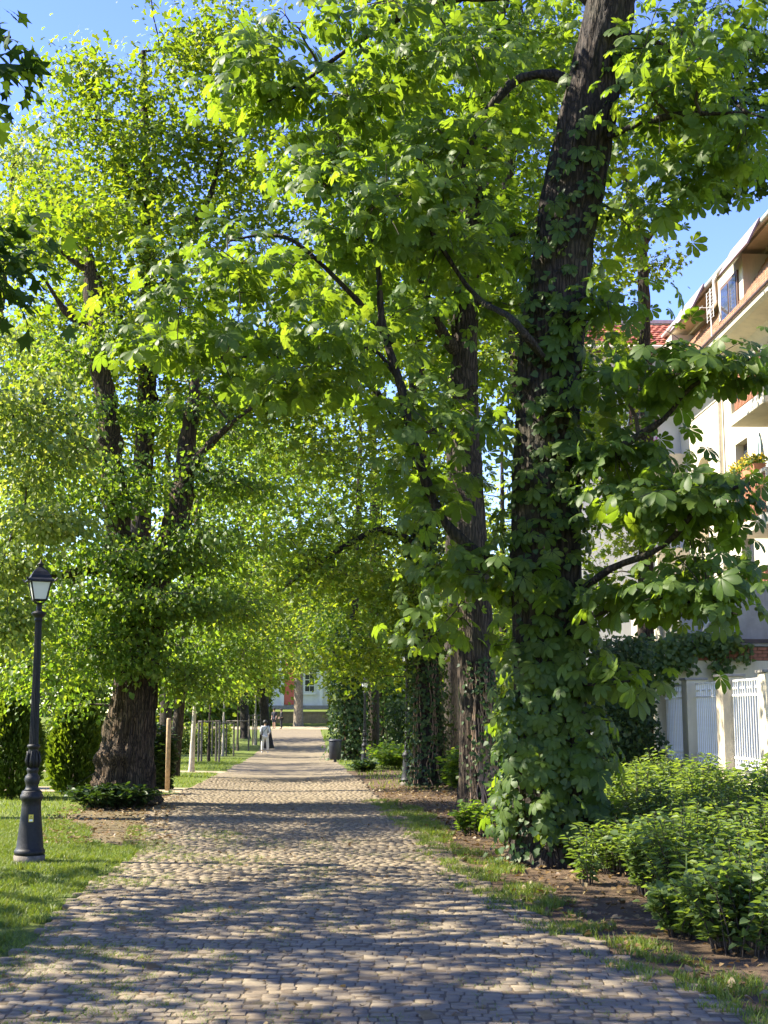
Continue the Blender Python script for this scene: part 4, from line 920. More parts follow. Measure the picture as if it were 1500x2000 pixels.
# ------------------------------------------------------------------ grass, litter (uncountable)
def blades(name, label, pts, h, w, mat='blade', lean=.5, off=0.0, one=False):
    n = len(pts); r = RNG
    z = gz(pts[:, 0], pts[:, 1]); th = r.uniform(0, 2 * math.pi, n); hh = h * r.uniform(.5, 1.3, n); ww = w * r.uniform(.7, 1.3, n)
    d = np.stack([np.cos(th), np.sin(th), np.zeros(n)], -1); l = r.normal(size=(n, 2)) * lean
    b = np.column_stack([pts, z - .004 + off]); mid = b + np.column_stack([l * hh[:, None] * .3, hh * .6]); tip = b + np.column_stack([l * hh[:, None], hh])
    V = np.stack([b - d * ww[:, None] / 2, b + d * ww[:, None] / 2, mid + d * ww[:, None] * .4, mid - d * ww[:, None] * .4, tip], 1).reshape(-1, 3)
    if one:
        V = np.stack([b - d * ww[:, None] / 2, b + d * ww[:, None] / 2, tip], 1).reshape(-1, 3); o = np.arange(n)[:, None] * 3
        return tag(mesh_obj(name, V, [np.hstack([o, o + 1, o + 2])], M[mat], tint=np.repeat(r.random(n), 3)), label, 'grass', kind='stuff')
    o = np.arange(n)[:, None] * 5
    ob = mesh_obj(name, V, [np.hstack([o, o + 1, o + 2, o + 3]), np.hstack([o + 3, o + 2, o + 4])], M[mat], tint=np.repeat(r.random(n), 5))
    return tag(ob, label, 'grass', kind='stuff')
def scatter(n, y0, y1, fn):
    out = []
    while sum(map(len, out)) < n:
        y = np.sqrt(RNG.uniform(y0 ** 2, y1 ** 2, n)); x = RNG.uniform(-.31, .31, n) * y; m = fn(x, y); out.append(np.column_stack([x[m], y[m]]))
    return np.concatenate(out)[:n]
def nz(x, y, s, o): return np.array([mnoise.noise(Vector((a * s + o, b * s, o))) for a, b in zip(x, y)])
def lawn(x, y):
    e = left_edge(y) - np.interp(y, [8, 12, 16.3, 18, 22, 26, 29], [.35, .25, .1, .7, 1.3, 1.2, .1]); b = nz(x, y, 1.6, 3.3); q = nz(x, y, 5, 7.7)
    return (x < e + .35 * b + .12 * q) & (b + .6 * q > -.45) & ~((y > 29.2) & (y < 32.3))
blades('lawn_grass', 'short sunny lawn grass around the lamp post', scatter(70000, 6.8, 21, lawn), .058, .0075)
blades('lawn_grass', 'farther lawn grass around the old linden and conifers', scatter(42000, 20, 62, lambda x, y: lawn(x, y) & ~((y > 41.7) & (y < 45.3))), .07, .016, one=True)
def verge(x, y):
    e = right_edge(y); b = nz(x, y, 2.2, 13.3); q = nz(x, y, 6, 17.7)
    return (x > e - .30 + .3 * b) & (x < e + .38 + .35 * b) & (b + q > .0)
blades('verge_grass', 'ragged grass strip along the right edge of the paving', scatter(19000, 7, 26, verge), .06, .007, off=.015)
blades('verge_grass', 'lush grass on the far right side beyond the trees', scatter(16000, 30, 75, lambda x, y: (x > right_edge(y) + .1) & (nz(x, y, .5, 2) > -.2)), .12, .026, one=True)
def joints(x, y):
    b = nz(x, y, .9, 23.3); q = nz(x, y, 7, 27.7); k = np.abs(((x - path_c(y)) * 1.0 / .55) % 1.0 - .5)
    return (x > left_edge(y)) & (x < right_edge(y)) & (b + .9 * q + .25 * (x < -.3) > .42) & (k < .35)
blades('joint_grass', 'tiny grass tufts growing in the joints of the setts', scatter(11000, 6.9, 18, joints), .028, .006, lean=.9, off=.024, one=True)
def edge_tufts(x, y):
    b = nz(x, y, 1.1, 33.3); q = nz(x, y, 6, 37.7); e = x - left_edge(y)
    return (e > -.3) & (e < 1.5) & (b + .8 * q > .05 + .35 * e)
blades('joint_grass', 'grass creeping over the setts at the left edge of the paving', scatter(14000, 6.8, 20, edge_tufts), .04, .007, lean=.8, off=.02, one=True)
def litter(name, label, n, y0, y1, fn, size):
    p = scatter(n, y0, y1, fn); z = gz(p[:, 0], p[:, 1]) + .045; pos = np.column_stack([p, z]); a = RNG.normal(size=(n, 3)) * np.array([1, 1, .15]); nn = np.array([0, 0, 1.]) + RNG.normal(size=(n, 3)) * .3
    V, F = leaf_arrays('linden', pos, a, nn, size * RNG.uniform(.4, 1.4, n)); tag(mesh_obj(name, V, [F], M['litter'], tint=np.repeat(RNG.random(n), 6)), label, 'leaf litter', kind='stuff')
litter('leaf_litter', 'scattered dry bits and leaves on the paving', 900, 6.8, 26, lambda x, y: (x > left_edge(y)) & (x < right_edge(y)), .035)
litter('leaf_litter', 'brown leaf litter on the bare soil at right', 5000, 7, 32, lambda x, y: (x > right_edge(y) + .1) & (x < right_edge(y) + 3.5), .055)
litter('leaf_litter', 'brown leaf litter under the old linden', 1500, 17, 28, lambda x, y: (x < left_edge(y) + .3) & (x > left_edge(y) - 1.6), .05)
for (px, py, sc, lab) in ((828, 1988, .11, 'pale fallen leaf lying on the setts at the bottom centre'), (292, 1892, .10, 'dark curled fallen leaf on the setts at lower left'), (237, 1815, .06, 'small green fallen leaf on the setts near the lawn edge'), (1283, 1815, .05, 'single dry brown leaf on the grass edge in front of the shrubs')):
    q = G(px, py, .045); V, F = leaf_arrays('maple', np.array([[0, 0, .012]]), np.array([[1., .4, .05]]), np.array([[.1, -.3, 1.]]), np.array([sc]))
    o = mesh_obj('fallen_leaf', V, [F], M['litter'], tint=np.full(len(V), .7 if sc > .1 else .3)); o.location = q; tag(o, lab, 'leaf', 'fallen leaves')

# ------------------------------------------------------------------ street lamps
def copy_tree(o, parent=None):
    c = o.copy(); COL.objects.link(c); c.parent = parent
    for ch in [q for q in bpy.data.objects if q.parent == o]: copy_tree(ch, c)
    return c
lx = (76 - CX) / FPX * 15.2
lamp = thing('street_lamp', 'black cast iron lantern post standing on the lawn at left', 'street lamp', (lx, 15.2, float(gz(lx, 15.2))), group='black iron lantern posts')
MB().lathe([(.172, -.05), (.172, .095), (.160, .10)], 28).build('plinth', M['wood_grey'], lamp, True)
MB().lathe([(.155, .09), (.168, .12), (.170, .145), (.158, .16), (.148, .18), (.135, .32), (.118, .48), (.107, .62), (.105, .68), (.118, .70), (.126, .72), (.126, .75), (.112, .765), (.112, .785), (.10, .80)], 36).build('base', M['iron'], lamp, True)
MB().lathe([(.098, .795), (.075, .82), (.066, .85), (.078, .885), (.086, .92), (.078, .955), (.056, .985), (.060, 1.0), (.066, 1.02), (.066, 1.04), (.056, 1.055)], 28).build('baluster', M['iron'], lamp, True)
mb = MB().lathe([(.055, 1.05), (.066, 1.10), (.062, 1.17), (.052, 1.25), (.055, 1.265), (.07, 1.275), (.07, 1.30), (.058, 1.31)], 28)
for k in range(8):
    a_ = k * math.pi / 4; mb.tube([(.058 * math.cos(a_), .058 * math.sin(a_), 1.06), (.078 * math.cos(a_), .078 * math.sin(a_), 1.13), (.066 * math.cos(a_), .066 * math.sin(a_), 1.20), (.072 * math.cos(a_), .072 * math.sin(a_), 1.235)], [.014, .020, .012, .004], 6)
mb.build('leaf_collar', M['iron'], lamp, True)
MB().lathe([(.054, 1.30), (.052, 1.32), (.046, 1.9), (.037, 2.70)], 32, flute=.14).build('shaft', M['iron'], lamp)
MB().lathe([(.04, 2.69), (.046, 2.70), (.046, 2.715), (.038, 2.72), (.055, 2.745), (.078, 2.77), (.084, 2.785), (.07, 2.80), (.04, 2.81), (.03, 2.83), (.03, 2.90), (.038, 2.905)], 28).build('capital', M['iron'], lamp, True)
lt = bpy.data.objects.new('lantern', None); COL.objects.link(lt); lt.parent = lamp; lt.location = (0, 0, 2.90); lt.rotation_euler = (0, 0, math.radians(22))
hb, ht, zb, zt = .070, .112, .035, .245
mb = MB()
for i in range(4):
    a0 = math.pi / 4 + i * math.pi / 2; a1 = a0 + math.pi / 2; r2 = math.sqrt(2)
    pb0 = (hb * r2 * math.cos(a0), hb * r2 * math.sin(a0), zb); pt0 = (ht * r2 * math.cos(a0), ht * r2 * math.sin(a0), zt)
    pb1 = (hb * r2 * math.cos(a1), hb * r2 * math.sin(a1), zb); pt1 = (ht * r2 * math.cos(a1), ht * r2 * math.sin(a1), zt)
    mb.tube([(.028 * math.cos(a0), .028 * math.sin(a0), -.01), (.05 * math.cos(a0), .05 * math.sin(a0), 0.0), pb0], .007, 6)
    mb.tube([pb0, pt0], .010, 6); mb.tube([pb0, pb1], .009, 6); mb.tube([pt0, pt1], .010, 6)
mb.build('lantern_frame', M['iron'], lt)
for i in range(4):
    a0 = i * math.pi / 2; c_, s_ = math.cos(a0), math.sin(a0)
    V = [(hb - .003, -hb + .008, zb + .004), (hb - .003, hb - .008, zb + .004), (ht - .003, ht - .008, zt - .004), (ht - .003, -ht + .008, zt - .004)]
    V2 = [(x - .004, y, z) for (x, y, z) in V]; R_ = lambda p: (p[0] * c_ - p[1] * s_, p[0] * s_ + p[1] * c_, p[2])
    MB().add([R_(p) for p in V + V2], [(0, 1, 2, 3), (7, 6, 5, 4), (0, 4, 5, 1), (1, 5, 6, 2), (2, 6, 7, 3), (3, 7, 4, 0)]).build('pane', M['opal'], lt)
mb = MB(); prof = [(.155, .243), (.150, .262), (.118, .285), (.105, .315), (.078, .36), (.045, .395), (.03, .41)]
V = []; F = []
for (h_, z_) in prof:
    for (a_, b_) in ((-1, -1), (1, -1), (1, 1), (-1, 1)): V.append((a_ * h_, b_ * h_, z_))
for i in range(len(prof) - 1):
    for k in range(4): F.append((i * 4 + k, i * 4 + (k + 1) % 4, i * 4 + 4 + (k + 1) % 4, i * 4 + 4 + k))
F += [(3, 2, 1, 0), tuple(len(V) - 4 + k for k in range(4))]
mb.add(V, F)
for (a_, b_) in ((-1, -1), (1, -1), (1, 1), (-1, 1)): mb.tube([(a_ * .148, b_ * .148, .25), (a_ * .168, b_ * .168, .272), (a_ * .172, b_ * .172, .285)], [.012, .010, .003], 6)
mb.build('lantern_roof', M['iron'], lt)
MB().lathe([(.028, .405), (.022, .43), (.034, .44), (.036, .452), (.020, .462), (.010, .475), (.004, .505)], 16).build('finial', M['iron'], lt, True)
# yellow warning sticker on the base
ang = math.radians(-75); st = bpy.data.objects.new('sticker_mount', None)
stk = MB().box(-.0255, .0255, -.003, 0, -.04, .04).build('sticker', M['sticker'], lamp); stk.location = (.1235 * math.cos(ang), .1235 * math.sin(ang), .505); stk.rotation_euler = (math.radians(-4), 0, ang + math.pi / 2)
MB().extr([(-.018, -.004), (.018, -.004), (0, .030)], .002, 'y', -.0055).build('warning_triangle', M['iron'], stk)
MB().extr([(-.011, .000), (.011, .000), (0, .022)], .002, 'y', -.0075).build('triangle_field', M['sticker'], stk)
MB().box(-.018, .018, -.0055, -.003, -.032, -.012).build('text_panel', M['white_print'], stk)
for (px, d, lab) in ((795, 33.0, 'black lamp post beside the ivy-clad third trunk'), (713, 52.5, 'far black lamp post in ivy near the litter bin')):
    c = copy_tree(lamp); x = (px - CX) / FPX * d; c.location = (x, d, float(gz(x, d))); c['label'] = lab
# litter bin
bx_, by_ = (656 - CX) / FPX * 57.5, 57.5
lb = thing('litter_bin', 'dark litter bin in front of the ivy-wrapped tree', 'bin', (bx_, by_, float(gz(bx_, by_))))
MB().lathe([(.22, .12), (.25, .14), (.27, .85), (.27, .88)], 20).build('body', M['bin'], lb, True)
MB().lathe([(.29, .88), (.29, .92), (.27, .94), (.20, .97)], 20).build('rim', M['bin'], lb, True)
MB().tube([(0, 0, -.03), (0, 0, .13)], .06, 10).build('post', M['bin'], lb)
# stakes and saplings
sx = (335 - CX) / FPX * 30.2
sk_ = thing('wooden_stake', 'single pale wooden stake standing right of the old linden', 'stake', (sx, 30.2, float(gz(sx, 30.2))))
MB().tube([(0, 0, -.05), (0, 0, 1.56), (0, 0, 1.60)], [.052, .052, .040], 12).build('post', M['wood'], sk_, True)
gx = (152 - CX) / FPX * 27
pg = thing('guy_peg', 'short slanted wooden peg with a guy rope left of the old linden', 'peg', (gx, 27, float(gz(gx, 27))))
MB().tube([(.10, 0, -.04), (-.03, 0, .22)], .035, 8).build('peg', M['wood'], pg)
MB().tube([(-.02, 0, .21), (.35, .3, .46), (.78, .6, .85)], .007, 5).build('rope', M['iron'], pg)
k = 0
for (px, d, w, hh, lab) in ((413, 57, .75, 1.75, 'nearest wooden sapling frame on the left lawn'), (440, 68, .8, 1.7, 'second wooden sapling frame on the left lawn'), (468, 78, .9, 1.75, 'third wooden sapling frame on the left lawn'), (501, 87, .55, 1.95, 'farthest sapling frame with double top rails, left of the walker')):
    x = (px - CX) / FPX * d; z0 = float(gz(x, d)); k += 1
    fr = thing('sapling_guard', lab, 'tree support', (x, d, z0), .3 * k, 'wooden frames around saplings')
    for (a_, b_) in ((-1, -1), (1, -1), (1, 1), (-1, 1)): MB().tube([(a_ * w / 2, b_ * w / 2, -.1), (a_ * w / 2, b_ * w / 2, hh)], .045, 8).build('post', M['wood_grey'], fr)
    for zz in ((hh - .05,) if k < 4 else (hh - .05, hh - .35)):
        for (p_, q_) in (((-1, -1), (1, -1)), ((1, -1), (1, 1)), ((1, 1), (-1, 1)), ((-1, 1), (-1, -1))):
            MB().tube([(p_[0] * w / 2, p_[1] * w / 2, zz), (q_[0] * w / 2, q_[1] * w / 2, zz)], .03, 6).build('rail', M['wood_grey'], fr)
    t_ = P(px, 1300, d)
    far_tree('young_linden_tree', 'sapling inside the ' + lab.split(' on the')[0].split(',')[0], px, d, .07, 1290, [(px, 1330, d, 45, 45, 1.4, 40)], M['far_leaf'], .17, 14, .5, seed=70 + k, bark='whitewash' if k in (2, 4) else 'bark', group='saplings in frames')

# ------------------------------------------------------------------ fence on the right
DV = Vector(((667 - CX) / FPX, 1, 0)).normalized(); RV = Vector((DV.y, -DV.x, 0)); YAW = math.atan2(DV.y, DV.x) - math.pi / 2
def BP(u, s, z=0.0): q = DV * s + RV * u; return (q.x, q.y, z)
fz = 0.0
fence = thing('garden_fence', 'cream pillared garden wall with white metal grilles', 'fence', BP(7.35, 23.0), YAW)
PIT = 2.68; PW = .46; PD = .42
for i in range(4):
    y0 = i * PIT
    mt = M['stucco'] if i == 1 else M['cream']
    MB().box(0, PD, y0, y0 + PW, -.1, 2.36).build('pillar', mt, fence, bevel=.012)
    MB().box(-.035, PD + .035, y0 - .035, y0 + PW + .035, 2.362, 2.41).build('pillar_cap', M['concrete'], fence, bevel=.008)
    if i < 3:
        MB().box(.05, PD - .05, y0 + PW + .002, y0 + PIT - .002, -.1, .52).build('plinth_wall', M['cream'], fence)
        MB().box(.01, PD - .01, y0 + PW + .003, y0 + PIT - .003, .522, .565).build('coping', M['concrete'], fence, bevel=.006)
        pn = bpy.data.objects.new('grille', None); COL.objects.link(pn); pn.parent = fence; pn.location = (.20, y0 + PW, .62)
        Lp = PIT - PW; n = 15; bar = None
        for b_ in range(n):
            yb = .06 + (Lp - .12) * b_ / (n - 1)
            if bar is None:
                bar = MB().box(-.011, .011, -.011, .011, 0, 1.66).build('bar', M['white_metal'], pn); bar.location = (0, yb, 0)
            else: dup(bar, pn, (0, yb, 0))
        for zr in (.0, .18, 1.36, 1.64): MB().box(-.016, .016, .03, Lp - .03, zr, zr + .035).build('rail', M['white_metal'], pn)
        for zr in (.09, 1.50):
            for b_ in range(0, n - 2, 3):
                ya = .06 + (Lp - .12) * b_ / (n - 1); yb = .06 + (Lp - .12) * (b_ + 2) / (n - 1)
                MB().box(-.017, .017, ya, yb, zr, zr + .03).build('key_bar', M['white_metal'], pn)
        for zr in (.20, 1.38):
            for yb in (.0, Lp): MB().tube([(0, yb - .03, zr), (0, yb + .03, zr)], .03, 8).build('bracket', M['white_metal'], pn)

# ------------------------------------------------------------------ annex with brick course
AK = .91
annex = thing('annex_house', 'low grey-rendered annex with cream side wall and exposed brick course', 'building', BP(8.73 * AK, 33.6 * AK, 1.65 - 1.65 * AK), YAW); annex.scale = (AK,) * 3
MB().box(0, 2.8, .4, 6.2, -.2, 4.88).build('wall', M['grey_wall'], annex)
MB().box(-.05, 2.8, .33, 6.3, 4.882, 4.96).build('parapet_cap', M['zinc'], annex)
mb = MB()
for k_ in range(28): mb.box(-.035, -.002, .45 + k_ * .205, .45 + k_ * .205 + .17, 2.3, 4.80)
mb.build('side_cladding', M['plaster'], annex)
MB().box(-.3, 2.8, 0, .395, -.2, 2.98).build('lower_wall', M['cream'], annex)
MB().box(-.3, 2.8, .03, .39, 2.982, 3.33).build('brick_core', M['joint'], annex)
ub = MB().box(0, .235, -.02, .10, 0, .072).build('brick', M['brick'], annex); ub.location = (-.29, 0, 2.99); first = True
for row in range(4):
    for c_ in range(12):
        if first: first = False; continue
        o = dup(ub, annex, (-.29 + c_ * .25 + (row % 2) * .12, random.uniform(-.006, .01), 2.99 + row * .085)); o.rotation_euler = (0, 0, random.uniform(-.01, .01))
MB().box(-.34, 2.8, -.06, .395, 3.335, 3.42).build('ledge', M['concrete'], annex, bevel=.01)
MB().box(.95, 2.8, -.10, .398, 3.422, 3.52).build('flashing', M['dark_flash'], annex)
MB().tube([(.78, .33, 4.86), (.78, .33, 4.30), (.80, .30, 4.15), (.70, .28, 4.0), (.60, .28, 3.9), (.56, .30, 3.75), (.56, .32, 3.43)], .05, 10).build('downpipe', M['zinc'], annex, True)
# creeper hanging over the annex
def leafcloud(name, label, cat, boxes, size, mat, origin, tpl='ivy', hang=True, group=None):
    root = thing(name, label, cat, origin, group=group); r = np.random.default_rng(len(boxes) * 7 + int(abs(origin[0]) * 10)); pp = []; tb = []
    for (u0, u1, s0, s1, z0, z1, n) in boxes:
        for _ in range(n):
            q = BP(r.uniform(u0, u1), r.uniform(s0, s1), 0); pp.append((q[0], q[1], r.uniform(z0, z1)))
        a_, b_ = BP(u0, (s0 + s1) / 2), BP(u1, (s0 + s1) / 2); tb.append((np.array([[a_[0], a_[1], z1], [(a_[0] + b_[0]) / 2, (a_[1] + b_[1]) / 2, z1 - .05], [b_[0], b_[1], z1]]), np.array([.012, .01, .006])))
        tb.append((np.array([[b_[0], b_[1], z1], [b_[0], b_[1], (z0 + z1) / 2], [b_[0], b_[1], z0]]), np.array([.012, .01, .006])))
    pp = np.array(pp); n = len(pp); pp += r.normal(size=pp.shape) * .07
    v, f = tubes_np(tb, 5); mesh_obj('stems', v, [f], M['twig'], root, origin=origin)['kind'] = 'stuff'
    a = r.normal(size=(n, 3)) * .6 + np.array([-.1, -.5, -.7]); nn = np.array([-.1, -.8, .6]) + r.normal(size=(n, 3)) * .4
    leaf_obj('leaves', tpl, pp, a, nn, size * r.uniform(.6, 1.3, n), M[mat], root, origin); return root
leafcloud('creeper', 'green creeper draped along the ledge of the annex', 'creeper', [tuple(AK * q for q in b_[:4]) + tuple(1.65 + (q - 1.65) * AK for q in b_[4:6]) + b_[6:] for b_ in [(8.2, 9.3, 33.2, 33.6, 3.2, 3.65, 380), (9.2, 10.0, 33.2, 33.6, 3.3, 3.6, 260), (9.35, 9.75, 33.3, 33.55, 2.6, 3.3, 130), (7.6, 8.3, 33.0, 33.5, 2.3, 3.5, 420), (8.2, 8.9, 33.2, 33.5, 2.75, 3.3, 160), (10.0, 10.3, 33.3, 33.5, 2.9, 3.4, 40)]] + [(6.7, 7.3, 31.6, 32.2, .0, 2.7, 600)], .13, 'shrub', BP(7.1, 30.4, 0))

# ------------------------------------------------------------------ apartment house
U0, S0, HK = 10.5, 24.0, 1.143
def BH(u, s, z): return BP(u * HK, s * HK, 1.65 + (z - 1.65) * HK)
house = thing('apartment_house', 'tall sunlit cream apartment house with tiled mansard roof and balconies', 'building', BP(U0 * HK, S0 * HK, 1.65 - 1.65 * HK), YAW); house.scale = (HK,) * 3
def facade(mb, s0, s1, z0, z1, holes, depth=.34):
    ss = sorted({s0, s1} | {h[0] for h in holes} | {h[1] for h in holes}); zs = sorted({z0, z1} | {h[2] for h in holes} | {h[3] for h in holes})
    for a_, b_ in zip(ss, ss[1:]):
        for c_, d_ in zip(zs, zs[1:]):
            m_ = ((a_ + b_) / 2, (c_ + d_) / 2)
            if any(h[0] < m_[0] < h[1] and h[2] < m_[1] < h[3] for h in holes): continue
            mb.add([(0, a_, c_), (0, b_, c_), (0, b_, d_), (0, a_, d_)], [(0, 1, 2, 3)])
    for (a_, b_, c_, d_, arch) in holes:
        mb.add([(0, a_, c_), (depth, a_, c_), (depth, a_, d_), (0, a_, d_)], [(0, 1, 2, 3)]); mb.add([(0, b_, c_), (depth, b_, c_), (depth, b_, d_), (0, b_, d_)], [(0, 1, 2, 3)])
        mb.add([(0, a_, c_), (0, b_, c_), (depth, b_, c_), (depth, a_, c_)], [(0, 1, 2, 3)])
        if not arch: mb.add([(0, a_, d_), (0, b_, d_), (depth, b_, d_), (depth, a_, d_)], [(0, 1, 2, 3)])
        else:
            R_ = (b_ - a_) / 2; mid = (a_ + b_) / 2; pr = None
            for q in range(17):
                t_ = math.pi * q / 16; cur = (mid - R_ * math.cos(t_), d_ - R_ + R_ * math.sin(t_))
                if pr:
                    mb.add([(0, pr[0], pr[1]), (0, cur[0], cur[1]), (0, cur[0], d_), (0, pr[0], d_)], [(0, 1, 2, 3)])
                    mb.add([(0, pr[0], pr[1]), (0, cur[0], cur[1]), (depth, cur[0], cur[1]), (depth, pr[0], pr[1])], [(0, 1, 2, 3)])
                pr = cur
# (s from S0) holes: s0, s1, z0, z1, arch
holes = [(9.55, 10.6, 7.75, 8.75, False), (9.35, 10.4, 5.1, 6.25, False), (13.0, 14.7, 6.6, 9.05, True), (13.0, 14.7, 3.6, 6.1, True), (4.5, 8.4, 9.05, 10.9, True), (4.2, 8.2, 6.1, 8.35, True), (4.2, 8.2, 3.1, 5.3, True), (16.2, 17.4, 6.7, 8.3, False), (16.2, 17.4, 3.7, 5.4, False), (16.2, 17.4, 9.3, 10.6, False)]
mb = MB(); facade(mb, 0, 18.6, -.2, 11.0, holes); mb.build('wall', M['plaster'], house)
MB().box(.345, 9, .001, 18.59, -.2, 11.0).build('inner_wall', M['cream'], house)
MB().box(0, .342, 18.45, 18.6, -.2, 11.0).build('end_wall', M['plaster'], house)
for (a_, b_, c_, d_, arch) in holes:
    if arch: continue
    w = MB().box(.22, .27, a_ + .01, b_ - .01, c_ + .01, d_ - .01).build('window', M['brown_frame'], house)
    mid = (a_ + b_) / 2
    MB().box(.205, .218, a_ + .08, mid - .03, c_ + .08, d_ - .08).build('pane', M['glass'], w); MB().box(.205, .218, mid + .03, b_ - .08, c_ + .08, d_ - .08).build('pane', M['glass'], w)
for (a_, b_, c_, d_, arch) in holes:
    if arch and a_ < 10:
        w = MB().box(.28, .34, a_ + .6, b_ - .6, c_, c_ + 1.7).build('balcony_door', M['brown_frame'], house); MB().box(.265, .278, a_ + .75, b_ - .75, c_ + .2, c_ + 1.55).build('pane', M['glass'], w)
# cornice with soffit, gutter line
MB().extr([(-.02, 10.72), (.3, 10.72), (.3, 11.30), (-.86, 11.30), (-.86, 11.16), (-.76, 11.10), (-.30, 11.00), (-.12, 10.84)], 18.9, 'y', -.1).build('cornice', M['plaster'], house)
MB().box(-.03, -.001, -.05, 18.55, 10.35, 10.45).build('string_course', M['plaster'], house)
MB().tube([(-.90, -.1, 11.325), (-.90, 18.8, 11.325)], .035, 8).build('cornice_flashing', M['dark_flash'], house)
# downpipe
MB().tube([(-.35, 11.6, 11.0), (-.35, 11.6, 10.75), (-.10, 11.6, 10.45), (-.10, 11.6, 4.9)], .06, 10).build('downpipe', M['pipe_cream'], house, True)
MB().lathe([(.06, 0), (.11, .12), (.11, .2)], 12, (-.35, 11.6, 10.85)).build('pipe_hopper', M['pipe_cream'], house)
# mansard: tiled slopes, attic dormers, upper eave
def tiles_slope(name, x0, z0, x1, z1, s0, s1, tw, tl, mat, parent):
    L = math.hypot(x1 - x0, z1 - z0); rows = int(L / tl); cols = int((s1 - s0) / tw); ux, uz = (x1 - x0) / L, (z1 - z0) / L; nx_, nz_ = -uz, ux
    V = []; F = []
    for r_ in range(rows):
        for c_ in range(cols):
            a_ = s0 + c_ * tw + (tw / 2 if r_ % 2 else 0); b_ = min(a_ + tw - .012, s1); q0, q1 = r_ * tl, r_ * tl + tl * 1.25; j = random.uniform(-.006, .006)
            base = len(V)
            for (q, h) in ((q0, .045 + j), (q1, .012)):
                for (y_, e) in ((a_, 0), ((a_ + b_) / 2, .022), (b_, 0)): V.append((x0 + ux * q + nx_ * (h + e), y_, z0 + uz * q + nz_ * (h + e)))
            for (y_, e) in ((a_, 0), ((a_ + b_) / 2, .022), (b_, 0)): V.append((x0 + ux * q0 + nx_ * (e - .0), y_, z0 + uz * q0 + nz_ * (e - .0)))
            F += [(base, base + 1, base + 4, base + 3), (base + 1, base + 2, base + 5, base + 4), (base + 6, base + 7, base + 1, base), (base + 7, base + 8, base + 2, base + 1)]
    o = mesh_obj(name, V, [np.array(F)], mat, parent); o['kind'] = 'stuff'; return o
MB().add([(-.80, 0, 11.302), (.36, 0, 13.2), (.8, 0, 13.2), (.8, 0, 11.302), (-.80, 18.6, 11.302), (.36, 18.6, 13.2), (.8, 18.6, 13.2), (.8, 18.6, 11.302)], [(0, 1, 2, 3), (7, 6, 5, 4), (0, 4, 5, 1), (1, 5, 6, 2), (2, 6, 7, 3), (3, 7, 4, 0)]).build('mansard_core', M['tile'], house)
tiles_slope('mansard_tiles', -.80, 11.31, .36, 13.2, 0, 18.6, .20, .19, M['tile'], house)
MB().box(.2, 9, 0, 18.5, 13.202, 13.3).build('upper_deck', M['plaster'], house)
MB().extr([(-.30, 13.302), (-.30, 13.42), (.4, 13.9), (3.2, 17.2), (6.0, 13.9), (6.0, 13.302)], 18.5, 'y', 0).build('upper_roof_core', M['plaster'], house)
tiles_slope('upper_roof_tiles', -.30, 13.43, 3.2, 17.25, 0, 18.5, .22, .22, M['tile'], house)
MB().tube([(-.38, -.2, 13.42), (-.38, 18.7, 13.42)], .075, 10).build('gutter', M['zinc'], house, True)
for (s_, w_, lab) in ((15.3, 2.4, 'a'), (8.0, 2.2, 'b'), (2.8, 2.0, 'c')):
    dm = MB().box(-.42, .5, s_, s_ + w_, 11.35, 13.15).build('dormer', M['plaster'], house)
    MB().box(-.47, -.421, s_ + .35, s_ + w_ - .35, 11.75, 12.85).build('window', M['brown_frame'], dm); MB().box(-.485, -.471, s_ + .45, s_ + w_ / 2 - .05, 11.85, 12.75).build('pane', M['glass'], dm); MB().box(-.485, -.471, s_ + w_ / 2 + .05, s_ + w_ - .45, 11.85, 12.75).build('pane', M['glass'], dm)
    MB().tube([(-.40, s_ + w_ + .1, 13.38), (-.50, s_ + w_ + .1, 13.2), (-.46, s_ + w_ + .1, 12.6), (-.75, s_ + w_ - .2, 12.2)], .045, 8).build('downpipe', M['pipe_cream'], dm, True)
for (s_, w_) in ((11.4, 2.6), (6.4, 2.4)):
    MB().add([(-.80, s_, 12.85), (-.80, s_ + w_, 12.85), (-.47, s_ + w_, 13.50), (-.47, s_, 13.50), (-.76, s_, 12.83), (-.76, s_ + w_, 12.83), (-.43, s_ + w_, 13.48), (-.43, s_, 13.48)], [(0, 1, 2, 3), (7, 6, 5, 4), (0, 4, 5, 1), (1, 5, 6, 2), (2, 6, 7, 3), (3, 7, 4, 0)]).build('sheet_metal_roof', M['lilac'], house)
# balconies
def balcony(s0, s1, zb, zt, proj, rail_mat, solid=False):
    b_ = MB().box(-proj, 0.0, s0, s1, zb, zb + .28).build('balcony', M['plaster'], house, bevel=.02)
    for (yy_) in (s0, s1 - .14): MB().box(-proj, -.001, yy_, yy_ + .14, zb + .282, zt).build('end_wall', M['plaster'], b_)
    if solid: MB().box(-proj, -proj + .12, s0 + .142, s1 - .142, zb + .282, zt).build('parapet', M['plaster'], b_)
    else:
        sl = None; n_ = int((s1 - s0 - .3) / .11)
        for q in range(n_):
            yq = s0 + .2 + q * .11
            if sl is None: sl = MB().box(-.012, .012, -.035, .035, 0, zt - zb - .40).build('slat', rail_mat, b_); sl.location = (-proj + .06, yq, zb + .34)
            else: dup(sl, b_, (-proj + .06, yq, zb + .34))
        MB().box(-proj, -proj + .12, s0 + .142, s1 - .142, zt - .05, zt + .03).build('handrail', M['plaster'], b_)
    MB().extr([(-proj + .15, zb - .002), (-.02, zb - .002), (-.02, zb - .40)], .2, 'y', s0 + .3).build('bracket', M['plaster'], b_)
    return b_
balcony(4.4, 7.0, 8.45, 9.75, 1.2, M['rail_wood']); balcony(4.4, 7.0, 5.75, 7.0, 1.2, M['rail_wood']); balcony(4.4, 7.0, 3.5, 4.85, 1.2, M['rail_wood'])
